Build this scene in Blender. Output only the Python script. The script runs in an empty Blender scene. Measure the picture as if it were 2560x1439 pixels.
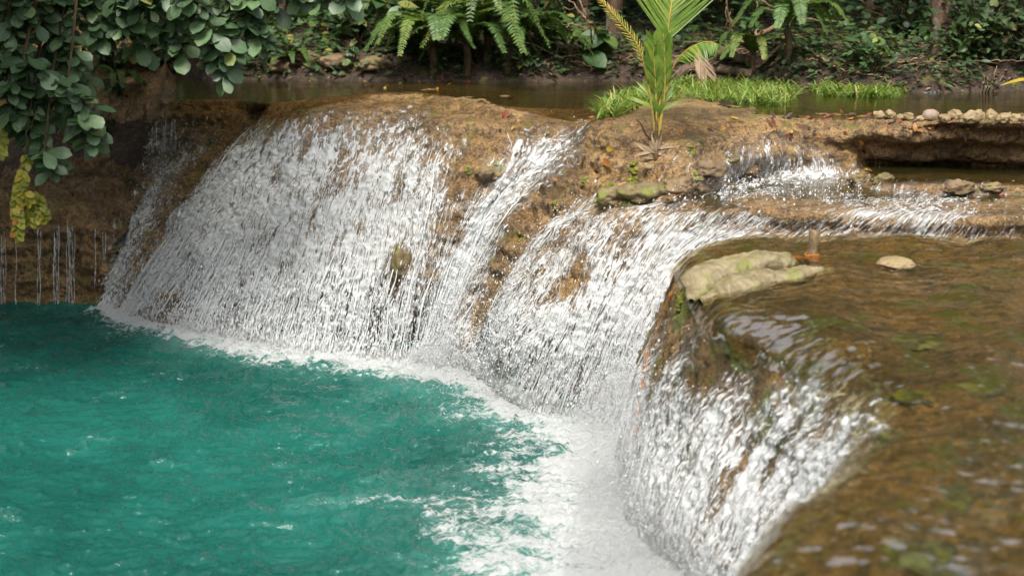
import bpy, bmesh, math, random
import numpy as np
from mathutils import Vector, Matrix, Euler, Quaternion
from mathutils.bvhtree import BVHTree
R = math.radians
SC = bpy.context.scene
COL = SC.collection
random.seed(7)
rng = np.random.default_rng(11)

# ------------------------------------------------------------------ camera, sky, sun, exposure
HC, FPX, PITCH = 4.5, 2560 * 50 / 36, math.atan((719.5 + 60) / (2560 * 50 / 36))
cd = bpy.data.cameras.new('camera'); cam = bpy.data.objects.new('camera', cd); COL.objects.link(cam)
cam.location = (0, 0, HC); cam.rotation_euler = (math.pi / 2 - PITCH, 0, 0)
cd.lens = 50; cd.sensor_width = 36; cd.clip_end = 500; cd.clip_start = 0.1
cd.dof.use_dof = True; cd.dof.focus_distance = 16.2; cd.dof.aperture_fstop = 1.15
SC.camera = cam
SUN_EL, SUN_AZ = 60.0, 190.0            # azimuth clockwise from +Y: the sun stands high behind the camera
w = bpy.data.worlds.new("World"); SC.world = w; w.use_nodes = True
nt = w.node_tree; bg = nt.nodes['Background']; sky = nt.nodes.new('ShaderNodeTexSky')
sky.sky_type = 'NISHITA'; sky.sun_disc = False; sky.sun_elevation = R(SUN_EL); sky.sun_rotation = R(SUN_AZ)
sky.dust_density = 4.0; sky.air_density = 1.0; sky.ozone_density = 0.6
hs = nt.nodes.new('ShaderNodeHueSaturation'); hs.inputs['Saturation'].default_value = 0.22      # thin high cloud: a nearly white sky
nt.links.new(sky.outputs[0], hs.inputs['Color']); nt.links.new(hs.outputs[0], bg.inputs[0]); bg.inputs[1].default_value = 0.15
sd = bpy.data.lights.new('sun', 'SUN'); sun = bpy.data.objects.new('sun', sd); COL.objects.link(sun)
sd.energy = 2.8; sd.angle = R(20); sd.color = (1.0, 0.935, 0.83)
_sx, _sy, _sz = math.sin(R(SUN_AZ)) * math.cos(R(SUN_EL)), math.cos(R(SUN_AZ)) * math.cos(R(SUN_EL)), math.sin(R(SUN_EL))
sun.rotation_euler = Vector((-_sx, -_sy, -_sz)).to_track_quat('-Z', 'Y').to_euler()
SC.view_settings.view_transform = 'Standard'; SC.view_settings.look = 'None'
SC.view_settings.exposure = 0.9; SC.view_settings.gamma = 1.0
SC.render.engine = 'CYCLES'
SC.cycles.use_denoising = True
SC.cycles.max_bounces = 8; SC.cycles.diffuse_bounces = 3; SC.cycles.glossy_bounces = 3
SC.cycles.transmission_bounces = 4; SC.cycles.transparent_max_bounces = 14
SC.cycles.caustics_reflective = False; SC.cycles.caustics_refractive = False
SC.cycles.sample_clamp_indirect = 4.0; SC.cycles.use_adaptive_sampling = True

# ------------------------------------------------------------------ geometry helpers
cP, sP = math.cos(PITCH), math.sin(PITCH)
def ray(px, py):
    r, u = (px - 1280) / FPX, -(py - 719.5) / FPX
    return Vector((r, cP + u * sP, -sP + u * cP))
def at(px, py, v):
    """photo direction -> point in the place: v < 5 is the height z it lies at, else its distance Y"""
    d = ray(px, py)
    t = (v - HC) / d.z if v < 5 else v / d.y
    return Vector((d.x * t, d.y * t, HC + d.z * t))

def _h(ix, iy, iz, seed):
    n = (ix * 374761393 + iy * 668265263 + iz * 1274126177 + seed * 974634721) & 0xFFFFFFFF
    n = ((n ^ (n >> 13)) * 1274126177) & 0xFFFFFFFF
    return (n ^ (n >> 16)) & 0xFFFFFFFF
def noise(x, y, z=None, seed=0):
    """gradient noise about -1..1, vectorised"""
    x = np.asarray(x, float); y = np.asarray(y, float)
    z = np.zeros_like(x) if z is None else np.asarray(z, float)
    xi, yi, zi = np.floor(x).astype(np.int64), np.floor(y).astype(np.int64), np.floor(z).astype(np.int64)
    fx, fy, fz = x - xi, y - yi, z - zi
    ux, uy, uz = (f * f * f * (f * (f * 6 - 15) + 10) for f in (fx, fy, fz))
    def g(dx, dy, dz):
        h = _h(xi + dx, yi + dy, zi + dz, seed)
        a = (h & 0xFFFF) / 65536.0 * 2 * math.pi; c = ((h >> 16) & 0xFFFF) / 32768.0 - 1
        s = np.sqrt(np.maximum(0, 1 - c * c))
        return np.cos(a) * s * (fx - dx) + np.sin(a) * s * (fy - dy) + c * (fz - dz)
    l = lambda a, b, t: a + (b - a) * t
    return 1.6 * l(l(l(g(0,0,0), g(1,0,0), ux), l(g(0,1,0), g(1,1,0), ux), uy),
                   l(l(g(0,0,1), g(1,0,1), ux), l(g(0,1,1), g(1,1,1), ux), uy), uz)
def fbm(x, y, z=None, o=4, seed=0, gain=0.5):
    z = np.zeros_like(np.asarray(x, float)) if z is None else z
    a, s, t = 1.0, 0, 0
    for i in range(o):
        s = s + a * noise(x * 2**i, y * 2**i, z * 2**i, seed + i * 17); t += a; a *= gain
    return s / t
def ridged(x, y, z=None, o=3, seed=0, gain=0.5):
    z = np.zeros_like(np.asarray(x, float)) if z is None else z
    a, s, t = 1.0, 0, 0
    for i in range(o):
        s = s + a * (1 - np.abs(noise(x * 2**i, y * 2**i, z * 2**i, seed + i * 17)) * 1.4); t += a; a *= gain
    return s / t
def sstep(a, b, x):
    t = np.clip((x - a) / (b - a), 0, 1); return t * t * (3 - 2 * t)

def pchip_tan(v):
    d = v[1:] - v[:-1]; m = np.zeros_like(v)
    a, b = d[:-1], d[1:]
    ok = (a * b) > 0
    m[1:-1] = np.where(ok, 2 * a * b / np.where(ok, a + b, 1), 0)
    # soften: average of harmonic and central so that crests are round, not creased
    m[1:-1] = 0.75 * m[1:-1] + 0.25 * 0.5 * (a + b)
    m[0], m[-1] = d[0], d[-1]
    return m
def pchip(v, segs):
    """v (n, ...) -> resampled along axis 0 with segs[i] samples in segment i"""
    m = pchip_tan(v); out = []
    for i, n in enumerate(segs):
        t = np.linspace(0, 1, n, endpoint=(i == len(segs) - 1)).reshape((-1,) + (1,) * (v.ndim - 1))
        h00, h10, h01, h11 = 2*t**3-3*t**2+1, t**3-2*t**2+t, -2*t**3+3*t**2, t**3-t**2
        out.append(h00 * v[i] + h10 * m[i] + h01 * v[i+1] + h11 * m[i+1])
    return np.concatenate(out, 0)
def loft(ctrl, step, coarse=None):
    """ctrl (ribs, k, c) -> dense (nu, nv, c); the first three channels are the position"""
    seg = np.linalg.norm(ctrl[:, 1:, :3] - ctrl[:, :-1, :3], axis=2).mean(0)
    rib = np.median(np.linalg.norm(ctrl[1:, :, :3] - ctrl[:-1, :, :3], axis=2), axis=1)
    st = lambda k: step if coarse is None else coarse.get(k, step)
    kv = [max(2, int(s / st(k))) for k, s in enumerate(seg)]
    ku = [max(2, int(s / step)) for s in rib]
    a = pchip(ctrl, ku)
    b = pchip(np.swapaxes(a, 0, 1), kv)
    return np.swapaxes(b, 0, 1), ku, kv
def normals(P):
    du, dv = np.gradient(P, axis=0), np.gradient(P, axis=1)
    n = np.cross(du, dv); l = np.linalg.norm(n, axis=2, keepdims=True)
    return n / np.maximum(l, 1e-9)
def np_mesh(name, V, F, mat=None, smooth=True, uv=None, attrs=None, nside=4):
    """V (n,3), F (m,nside) -> object"""
    V = np.ascontiguousarray(V, np.float32); F = np.ascontiguousarray(F, np.int32)
    me = bpy.data.meshes.new(name)
    me.vertices.add(len(V)); me.vertices.foreach_set('co', V.ravel())
    me.loops.add(F.size); me.loops.foreach_set('vertex_index', F.ravel())
    me.polygons.add(len(F)); me.polygons.foreach_set('loop_start', np.arange(0, F.size, nside, dtype=np.int32))
    me.update(calc_edges=True)
    me.polygons.foreach_set('use_smooth', np.full(len(F), smooth, bool))
    if uv is not None:
        l = me.uv_layers.new(name='flow'); l.data.foreach_set('uv', np.ascontiguousarray(uv[F.ravel()], np.float32).ravel())
    for k, v in (attrs or {}).items():
        a = me.attributes.new(k, 'FLOAT', 'POINT'); a.data.foreach_set('value', np.ascontiguousarray(v, np.float32))
    me.validate(); me.update()
    o = bpy.data.objects.new(name, me); COL.objects.link(o)
    if mat is not None: me.materials.append(mat)
    return o
def grid_faces(nu, nv, keep=None, flip=False):
    i = np.arange(nu * nv).reshape(nu, nv)
    f = np.stack([i[:-1, :-1], i[1:, :-1], i[1:, 1:], i[:-1, 1:]], -1)
    if flip: f = f[..., ::-1]
    f = f.reshape(-1, 4)
    if keep is not None: f = f[keep[f].any(1)]
    return f
def compact(V, F, *arrs):
    used = np.unique(F); m = np.full(len(V), -1); m[used] = np.arange(len(used))
    return V[used], m[F], [a[used] for a in arrs]
def grid_obj(name, P, mat, keep=None, uv=None, attrs=None, flip=False):
    nu, nv = P.shape[:2]; V = P.reshape(-1, 3)
    F = grid_faces(nu, nv, None if keep is None else keep.ravel(), flip)
    ks = list(attrs or {}); arrs = [attrs[k].ravel() for k in ks]
    uvf = uv.reshape(-1, 2) if uv is not None else np.zeros((len(V), 2))
    V, F, out = compact(V, F, uvf, *arrs)
    return np_mesh(name, V, F, mat, True, out[0] if uv is not None else None, dict(zip(ks, out[1:])))

def tag(o, label=None, cat=None, group=None, kind=None):
    if label: o['label'] = label
    if cat: o['category'] = cat
    if group: o['group'] = group
    if kind: o['kind'] = kind
    return o
def empty(name, loc, rz=0):
    o = bpy.data.objects.new(name, None); COL.objects.link(o); o.location = loc; o.rotation_euler = (0, 0, rz)
    o.empty_display_size = 0.1
    return o

# ------------------------------------------------------------------ materials
class NB:
    """small node-tree builder"""
    def __init__(s, name):
        s.m = bpy.data.materials.new(name); s.m.use_nodes = True; s.t = s.m.node_tree
        s.t.nodes.clear(); s.out = s.t.nodes.new('ShaderNodeOutputMaterial')
    def n(s, typ, ins=None, **props):
        x = s.t.nodes.new('ShaderNode' + typ)
        for k, v in props.items(): setattr(x, k, v)
        for k, v in (ins or {}).items(): s.set(x.inputs[k], v)
        return x
    def set(s, sock, v):
        if isinstance(v, bpy.types.NodeSocket): s.t.links.new(v, sock)
        elif isinstance(v, bpy.types.Node): s.t.links.new(v.outputs[0], sock)
        else:
            if hasattr(sock.default_value, '__len__') and len(sock.default_value) == 4 and len(v) == 3: v = (*v, 1)
            sock.default_value = v
    def attr(s, name): return s.n('Attribute', attribute_name=name).outputs['Fac']
    def math(s, op, a, b=0.0, c=0.0, clamp=False):
        x = s.n('Math', operation=op, use_clamp=clamp)
        for i, v in enumerate((a, b, c)): s.set(x.inputs[i], v)
        return x.outputs[0]
    def vmul(s, vec, k):
        x = s.n('VectorMath', operation='MULTIPLY'); s.set(x.inputs[0], vec); s.set(x.inputs[1], k); return x.outputs[0]
    def noise(s, vec, scale, detail=4, rough=0.55, dist=0.0, col=False):
        x = s.n('TexNoise', {'Vector': vec, 'Scale': scale, 'Detail': detail, 'Roughness': rough, 'Distortion': dist})
        return x.outputs['Color' if col else 'Fac']
    def ramp(s, fac, stops, interp='LINEAR'):
        x = s.n('ValToRGB', {'Fac': fac}); r = x.color_ramp; r.interpolation = interp
        while len(r.elements) < len(stops): r.elements.new(0.5)
        for e, (p, c) in zip(r.elements, stops):
            e.position = p; e.color = (*c, 1) if hasattr(c, '__len__') else (c, c, c, 1)
        return x.outputs[0]
    def mix(s, fac, a, b, blend='MIX'):
        x = s.n('Mix', data_type='RGBA', blend_type=blend)
        s.set(x.inputs[0], fac); s.set(x.inputs[6], a); s.set(x.inputs[7], b); return x.outputs[2]
    def rng(s, v, a, b, c=0.0, d=1.0, smooth=True):
        x = s.n('MapRange', interpolation_type='SMOOTHSTEP' if smooth else 'LINEAR')
        for i, q in enumerate((v, a, b, c, d)): s.set(x.inputs[i], q)
        return x.outputs[0]
    def bump(s, h, strength=0.5, dist=0.02, normal=None):
        x = s.n('Bump', {'Height': h, 'Strength': strength, 'Distance': dist})
        if normal is not None: s.set(x.inputs['Normal'], normal)
        return x.outputs[0]
    def pos(s): return s.n('NewGeometry').outputs['Position']
    def uv(s): return s.n('UVMap', uv_map='flow').outputs[0]
    def bsdf(s, **k):
        return s.n('BsdfPrincipled', {a.replace('_', ' '): b for a, b in k.items()})
    def mixsh(s, fac, a, b):
        x = s.n('MixShader'); s.set(x.inputs[0], fac); s.set(x.inputs[1], a); s.set(x.inputs[2], b); return x.outputs[0]
    def done(s, sh, disp=None):
        s.set(s.out.inputs['Surface'], sh); return s.m

def make_rock(name, tan, brown, dark, wet=0.3, moss=0.0, algae=0.0, alg=(0.56, 0.68)):
    b = NB(name); p = b.pos()
    n1 = b.noise(p, 1.3, 6, 0.62, 0.3); n2 = b.noise(p, 9.0, 8, 0.68, 0.4); n3 = b.noise(p, 42.0, 5, 0.7)
    c = b.mix(b.rng(n1, 0.3, 0.7), brown, tan)
    c = b.mix(b.rng(n2, 0.45, 0.60), c, b.mix(0.72, c, dark))
    c = b.mix(b.rng(n3, 0.50, 0.66), c, dark)
    c = b.mix(b.rng(n3, 0.46, 0.36, 0.0, 0.5), c, tan)
    big = b.noise(p, 0.75, 4, 0.6, 0.8); c = b.mix(b.rng(big, 0.50, 0.64, 0.0, 0.62), c, b.mix(0.75, c, dark))      # long-wet, darker stone
    crk = b.n('TexVoronoi', {'Vector': b.n('Mapping', {'Vector': b.n('VectorMath', {0: p, 1: b.noise(p, 5.0, 4, 0.6, 0.0, True)}, operation='ADD'), 'Scale': (1, 1, 2.2)}), 'Scale': 3.4}, feature='DISTANCE_TO_EDGE')
    c = b.mix(b.rng(crk.outputs['Distance'], 0.035, 0.0, 0.0, 0.7), c, dark)
    vor = b.n('TexVoronoi', {'Vector': b.n('Mapping', {'Vector': p, 'Scale': (1, 1, 1.6)}), 'Scale': 17.0, 'Randomness': 1.0})
    spot = b.rng(vor.outputs['Distance'], 0.24, 0.14)       # scattered bits of leaf litter and lime
    pick = b.n('SeparateColor', {0: vor.outputs['Color']})
    lit = b.ramp(pick.outputs[0], [(0.0, (0.30, 0.12, 0.03)), (0.35, (0.22, 0.14, 0.07)), (0.6, (0.42, 0.34, 0.24)), (0.85, (0.10, 0.05, 0.03))], 'CONSTANT')
    c = b.mix(b.math('MULTIPLY', spot, b.rng(pick.outputs[1], 0.66, 0.72)), c, lit)
    if algae:
        a = b.rng(b.noise(p, 2.2, 5, 0.6, 0.6), *alg)
        c = b.mix(b.math('MULTIPLY', a, algae), c, (0.085, 0.105, 0.012))
    if moss:
        up = b.n('SeparateXYZ', {0: b.n('NewGeometry').outputs['Normal']}).outputs[2]
        a = b.math('MULTIPLY', b.rng(b.noise(p, 3.1, 5, 0.65, 0.5), 0.57, 0.66), b.rng(up, 0.15, 0.6))
        c = b.mix(b.math('MULTIPLY', a, moss), c, (0.13, 0.14, 0.02))
    h = b.math('ADD', b.math('MULTIPLY', n2, 0.6), b.math('MULTIPLY', n3, 0.35))
    nb = b.bump(h, 1.0, 0.09)
    r = b.rng(n2, 0.35, 0.65, wet, wet + 0.3)
    return b.done(b.bsdf(Base_Color=c, Roughness=r, Specular_IOR_Level=0.5, Normal=nb))

def make_foam_water():
    """falling water: clear film that breaks into white, driven by the foam amount stored on the sheet"""
    b = NB('white_water'); uv = b.uv(); foam = b.attr('foam'); st = b.attr('fall')
    w1 = b.noise(b.vmul(uv, (16, 5.5, 1)), 1.0, 4, 0.52, 1.3)
    w2 = b.math('SUBTRACT', 1.0, b.math('MULTIPLY', b.math('ABSOLUTE', b.math('SUBTRACT', b.noise(b.vmul(uv, (17, 2.2, 1)), 1.0, 4, 0.62, 1.9), 0.5)), 6.0))
    w = b.math('ADD', b.math('MULTIPLY', w1, b.math('SUBTRACT', 1.0, st)), b.math('MULTIPLY', w2, st))
    fine = b.noise(b.vmul(uv, (95, 40, 1)), 1.0, 3, 0.7)
    w = b.math('ADD', b.math('MULTIPLY', w, 0.93), b.math('MULTIPLY', fine, 0.07))
    th = b.math('SUBTRACT', 0.755, b.math('MULTIPLY', foam, 0.34))
    a = b.rng(w, b.math('SUBTRACT', th, 0.07), b.math('ADD', th, 0.10))
    a = b.math('MULTIPLY', a, b.rng(foam, 0.02, 0.16))
    soft = b.noise(b.vmul(uv, (6, 1.3, 1)), 1.0, 3, 0.5, 0.6)       # thin veil of bubbles between the strands
    veil = b.math('MULTIPLY', b.rng(foam, 0.25, 1.0), b.rng(soft, 0.40, 0.64, 0.03, 0.52))
    a = b.math('MAXIMUM', a, veil)
    nb = b.bump(b.math('ADD', w, b.math('MULTIPLY', fine, 0.15)), 0.22, 0.03)
    white = b.bsdf(Base_Color=(0.70, 0.72, 0.73), Roughness=0.55, Specular_IOR_Level=0.2, Normal=nb)
    tl = b.n('BsdfTranslucent', {'Color': (0.66, 0.69, 0.71), 'Normal': nb})
    white = b.mixsh(0.42, white, tl)
    gl = b.n('BsdfGlossy', {'Color': (1, 1, 1), 'Roughness': 0.15, 'Normal': nb})
    tr = b.n('BsdfTransparent', {'Color': (0.93, 0.91, 0.87)})
    fr = b.n('Fresnel', {'IOR': 1.33, 'Normal': nb})
    film = b.mixsh(b.math('MULTIPLY', b.math('MULTIPLY', b.math('MINIMUM', fr, 0.3), 0.55), b.rng(b.attr('film'), 0.0, 1.0)), tr, gl)
    return b.done(b.mixsh(a, film, white))

def make_clear_water(name, tint, depth_col, opac, rough=0.06, sc=6.0, streak=(1, 1, 1), bs=0.25, refl=1.0):
    """shallow clear water seen from above: tinted see-through body, Fresnel reflection, ripples"""
    b = NB(name); p = b.pos()
    v = b.vmul(p, streak)
    n = b.math('ADD', b.noise(v, sc, 3, 0.5, 0.4), b.math('MULTIPLY', b.noise(v, sc * 3.1, 3, 0.6, 0.5), 0.4))
    nb = b.bump(n, bs, 0.05)
    tr = b.n('BsdfTransparent', {'Color': tint})
    df = b.n('BsdfDiffuse', {'Color': depth_col})
    body = b.mixsh(opac, tr, df)
    gl = b.n('BsdfGlossy', {'Color': (1, 1, 1), 'Roughness': rough, 'Normal': nb})
    fr = b.n('Fresnel', {'IOR': 1.33, 'Normal': nb})
    return b.done(b.mixsh(b.math('MINIMUM', b.math('MULTIPLY', fr, refl), 0.6), body, gl))

def make_pool():
    b = NB('turquoise_water'); p = b.pos(); foam = b.attr('foam')
    n = b.noise(b.vmul(p, (1.0, 1.5, 1)), 7.0, 4, 0.6, 0.6); n2 = b.noise(b.vmul(p, (1.0, 1.7, 1)), 22.0, 3, 0.6, 0.4)
    nb = b.bump(b.math('ADD', n, b.math('MULTIPLY', n2, 0.30)), 0.34, 0.07)
    c = b.mix(b.rng(b.noise(p, 0.45, 4, 0.6, 0.5), 0.32, 0.68), (0.005, 0.054, 0.043), (0.010, 0.092, 0.073))
    # bubbles carried below the surface turn it paler
    c = b.mix(b.math('MULTIPLY', b.math('MULTIPLY', foam, b.rng(b.noise(p, 6.0, 5, 0.7, 1.0), 0.3, 0.7)), 0.5, clamp=True), c, (0.16, 0.33, 0.29))
    lace = b.noise(b.vmul(p, (1, 1.6, 1)), 4.5, 8, 0.68, 1.4); lace2 = b.noise(b.vmul(p, (1, 1.5, 1)), 26, 5, 0.7, 0.8)
    w = b.math('ADD', b.math('MULTIPLY', lace, 0.7), b.math('MULTIPLY', lace2, 0.3))
    th = b.math('SUBTRACT', 0.74, b.math('MULTIPLY', foam, 0.42))
    a = b.rng(w, b.math('SUBTRACT', th, 0.06), b.math('ADD', th, 0.09))
    a = b.math('MULTIPLY', a, b.rng(foam, 0.02, 0.12))
    water = b.bsdf(Base_Color=c, Roughness=0.03, IOR=1.33, Specular_IOR_Level=0.5, Normal=nb)
    nf = b.bump(b.math('ADD', lace, b.math('MULTIPLY', lace2, 0.6)), 1.0, 0.1)
    wh = b.bsdf(Base_Color=(0.66, 0.69, 0.69), Roughness=0.5, Normal=nf)
    return b.done(b.mixsh(a, water, wh))

M = {}
M['rock'] = make_rock('travertine', (0.46, 0.295, 0.13), (0.225, 0.135, 0.058), (0.034, 0.021, 0.012), 0.22, moss=0.75, algae=0.35)
M['rock_near'] = make_rock('algae_travertine', (0.30, 0.185, 0.060), (0.13, 0.080, 0.024), (0.026, 0.018, 0.008), 0.25, moss=0.0, algae=0.95, alg=(0.53, 0.66))
M['soil'] = make_rock('forest_soil', (0.085, 0.055, 0.033), (0.05, 0.032, 0.02), (0.015, 0.010, 0.007), 0.7, moss=0.5)
M['foam'] = make_foam_water()
M['pool'] = make_pool()
M['stream'] = make_clear_water('stream_water', (0.62, 0.56, 0.38), (0.045, 0.042, 0.012), 0.3, 0.05, 3.0, (0.7, 2.0, 1), 0.10)
M['sheet'] = make_clear_water('sheet_water', (0.86, 0.80, 0.62), (0.06, 0.055, 0.02), 0.06, 0.10, 5.0, (1.0, 2.6, 1), 0.07, 0.36)
b = NB('spray'); M['spray'] = b.done(b.mixsh(0.3, b.bsdf(Base_Color=(0.72, 0.74, 0.75), Roughness=0.2, Specular_IOR_Level=0.8), b.n('BsdfTranslucent', {'Color': (0.85, 0.87, 0.88)})))

# ------------------------------------------------------------------ rock and falling water
# every rib is one line the water takes, from the upper pool over the crest down to the lower pool:
# photo direction + height (or distance) for 14 points, then how much white water runs there (0-9)
def dome(top, ztop, bot, flow, bend=0.9, pre=None, uc=None):
    s = [0, .05, .1, .18, .28, .4, .53, .66, .8, .92, 1.0]; g = [1, .72, .52, .37, .275, .2, .14, .09, .05, .02, 0]
    T, B = at(*top, ztop), at(*bot, 0.0)
    pts = list(pre or [(top[0] + 10, 193, 2.74), (top[0] + 5, (193 + top[1]) / 2 + 4, 2.882)])
    for a, q in zip(s, g):
        pts.append((top[0] + (bot[0] - top[0]) * a ** bend, top[1] + (bot[1] - top[1]) * a, B.y + (T.y - B.y) * q))
    pts.append((bot[0] - 2, bot[1] + 32, -0.45))
    return pts, flow
UC1 = [0]*9 + [.06, .4, .95, 1.1, 1.1]
UC2 = [0]*9 + [.04, .22, .6, .8, .8]
UC0 = [0]*14
RIBS = [
 ([(-700,60,26),(-700,200,24.5),(-700,330,23.5),(-700,430,22.5),(-700,455,1.35),(-700,475,1.35),(-700,500,1.33),(-700,525,1.25),(-700,560,19.75),(-700,620,19.65),(-700,690,19.6),(-700,740,19.6),(-700,765,0),(-700,800,-.4)], "00000000000000", UC0),
 ([(-250,60,26),(-250,200,24.5),(-250,330,23.5),(-250,430,22.5),(-250,455,1.35),(-250,475,1.35),(-250,500,1.33),(-250,525,1.25),(-250,560,19.75),(-250,620,19.65),(-250,690,19.6),(-250,740,19.6),(-250,765,0),(-250,800,-.4)], "00000000000000", UC0),
 ([(120,60,25.8),(120,200,24.2),(120,330,23.3),(120,432,22.4),(125,457,1.38),(125,474,1.38),(125,502,1.34),(125,525,1.26),(125,560,19.7),(125,620,19.6),(125,690,19.55),(125,740,19.5),(125,766,0),(125,800,-.4)], "00000001111110", UC0),
 ([(330,60,25.5),(330,180,24),(335,300,23.2),(335,420,22.6),(330,458,1.38),(322,473,1.38),(310,500,1.34),(297,530,1.22),(285,570,19.5),(272,620,19.4),(258,690,19.3),(247,745,19.25),(242,772,0),(240,805,-.4)], "00000011111111", UC0),
 ([(430,190,2.75),(425,215,2.75),(418,245,2.72),(412,275,20.95),(405,330,20.9),(400,390,20.9),(390,445,1.60),(375,485,1.42),(345,535,1.18),(320,590,19.85),(295,650,19.6),(272,710,19.4),(252,775,0),(250,805,-.4)], "00013432222222", UC0),
 ([(600,190,2.78),(600,212,2.78),(590,240,2.76),(575,275,20.9),(550,320,20.6),(510,365,20.4),(460,420,20.2),(410,475,20.0),(370,530,19.8),(335,590,19.6),(305,655,19.4),(275,725,19.25),(248,778,0),(246,808,-.4)], "00012344567887", UC0),
 ([(660,195,2.82),(655,222,2.82),(645,255,2.8),(625,290,20.5),(590,340,20.1),(545,395,19.85),(495,455,19.65),(445,515,19.5),(405,575,19.35),(370,640,19.2),(340,700,19.05),(318,750,19),(296,785,0),(294,812,-.4)], "00011111111111", UC0),
 (*dome((690, 262), 2.72, (325, 795), "00013577888886", pre=[(690,205,2.8),(690,232,2.76)]), UC0),
 (*dome((745, 250), 2.80, (450, 828), "00013688898765"), UC0),
 (*dome((820, 242), 2.86, (600, 860), "00013688887543"), UC1),
 (*dome((930, 232), 2.885, (740, 885), "00013688886433"), UC1),
 (*dome((1040, 230), 2.89, (860, 896), "00013688876432"), UC1),
 (*dome((1130, 242), 2.90, (970, 908), "00012466654211"), UC1),
 (*dome((1220, 262), 2.90, (1030, 916), "00011345542110"), UC1),
 ([(1330,193,2.65),(1325,235,2.8),(1310,280,2.86),(1302,330,17.1),(1290,380,16.85),(1268,430,16.7),(1238,480,16.6),(1203,535,16.5),(1168,600,16.42),(1138,670,16.35),(1108,750,16.28),(1080,840,16.2),(1050,918,0),(1050,950,-.4)], "00026677778886", UC1),
 ([(1500,193,2.65),(1480,240,2.8),(1450,312,17.3),(1400,360,17.0),(1340,420,16.8),(1280,470,16.7),(1225,530,16.6),(1182,600,16.5),(1150,670,16.4),(1122,750,16.3),(1097,830,16.25),(1078,890,16.2),(1062,925,0),(1060,955,-.4)], "00257999999999", UC0),
 ([(1560,193,2.65),(1540,250,2.85),(1500,300,2.88),(1462,345,16.4),(1420,400,16.3),(1370,448,16.25),(1312,505,16.2),(1262,565,16.1),(1222,635,16.05),(1192,705,16.0),(1162,780,15.95),(1135,860,15.9),(1115,925,0),(1110,955,-.4)], "00134443333589", UC0),
 ([(1600,193,2.65),(1590,250,2.88),(1560,300,2.9),(1530,350,15.9),(1492,405,15.8),(1448,455,15.75),(1395,510,15.7),(1345,570,15.65),(1295,640,15.6),(1255,715,15.55),(1222,785,15.5),(1195,860,15.5),(1172,938,0),(1170,970,-.4)], "00001000001467", UC0),
 ([(1650,193,2.65),(1650,245,2.9),(1640,295,2.93),(1630,345,15.7),(1595,400,15.5),(1545,450,15.4),(1480,500,15.3),(1405,560,15.2),(1345,630,15.2),(1295,700,15.2),(1255,775,15.2),(1215,860,15.3),(1190,948,0),(1188,975,-.4)], "00000135555554", UC2),
 ([(1720,195,2.7),(1720,240,2.95),(1710,290,2.93),(1705,345,15.6),(1685,400,15.2),(1640,445,15.0),(1560,505,14.6),(1480,550,14.75),(1420,625,14.7),(1365,715,14.6),(1310,800,14.5),(1265,885,14.5),(1235,960,14.95),(1235,1000,-.3)], "00012113554321", UC2),
 ([(1800,200,2.7),(1800,245,2.9),(1790,290,2.92),(1790,335,15.8),(1780,390,15.4),(1755,440,14.9),(1690,490,14.5),(1590,535,14.4),(1520,610,14.3),(1470,710,14.2),(1420,810,14.1),(1370,920,14.1),(1330,1040,0),(1325,1080,-.4)], "00012324678432", UC2),
 ([(1880,205,2.7),(1880,250,2.88),(1880,295,2.9),(1895,340,16.2),(1890,390,15.9),(1870,435,2.3),(1825,475,2.22),(1715,525,14.3),(1630,600,14.2),(1570,700,14.1),(1515,800,14.0),(1465,920,13.95),(1415,1055,0),(1410,1095,-.4)], "00025752687544", UC2),
 ([(1980,210,2.7),(1980,250,2.86),(1975,290,2.89),(1990,335,16.5),(2000,372,16.35),(1998,432,16.3),(1945,470,2.2),(1845,518,2.24),(1750,580,14.1),(1660,670,14.05),(1590,790,13.9),(1535,920,13.85),(1485,1068,0),(1480,1110,-.4)], "00013862588765", UC2),
 ([(2110,220,2.7),(2110,255,2.84),(2105,292,2.89),(2110,335,16.4),(2118,378,16.3),(2112,437,16.2),(2060,475,2.2),(1960,525,2.26),(1850,585,13.9),(1740,660,13.9),(1650,780,13.75),(1590,920,13.7),(1530,1085,0),(1525,1130,-.4)], "00001431478999", UC0),
 ([(2270,232,2.7),(2270,262,2.84),(2265,296,2.91),(2262,330,16.0),(2240,438,2.25),(2205,450,2.33),(2180,492,2.2),(2085,535,2.27),(1985,592,13.6),(1905,650,13.5),(1790,780,13.4),(1680,920,13.3),(1590,1100,0),(1580,1150,-.4)], "00000242278888", UC0),
 ([(2420,235,2.7),(2420,268,2.84),(2415,302,2.93),(2410,338,15.95),(2395,440,2.25),(2372,457,2.365),(2352,496,2.22),(2280,540,2.29),(2205,592,13.2),(2140,650,13.1),(2050,750,13.0),(1950,850,12.95),(1850,950,12.9),(1800,1000,12.9)], "00000245268888", UC0),
 ([(2580,232,2.7),(2580,268,2.84),(2575,304,2.93),(2570,342,15.9),(2560,440,2.25),(2545,458,2.36),(2540,498,2.22),(2490,545,2.29),(2440,600,13.1),(2400,660,13.0),(2350,720,12.95),(2300,780,12.9),(2250,850,12.9),(2200,900,12.9)], "00000121268888", UC0),
 ([(2800,230,2.7),(2800,268,2.84),(2800,304,2.93),(2800,345,15.8),(2790,440,2.25),(2780,459,2.36),(2780,500,2.22),(2740,550,2.30),(2700,610,13.0),(2660,670,12.9),(2600,730,12.85),(2560,790,12.8),(2520,850,12.8),(2500,900,12.8)], "00000121268888", UC0),
 ([(3200,230,2.7),(3200,268,2.84),(3200,304,2.93),(3200,345,15.7),(3200,440,2.25),(3200,460,2.37),(3200,500,2.24),(3200,555,2.32),(3160,620,12.8),(3140,670,12.7),(3100,730,12.65),(3100,790,12.6),(3100,850,12.6),(3100,900,12.6)], "00000121257777", UC0),
]
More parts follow.
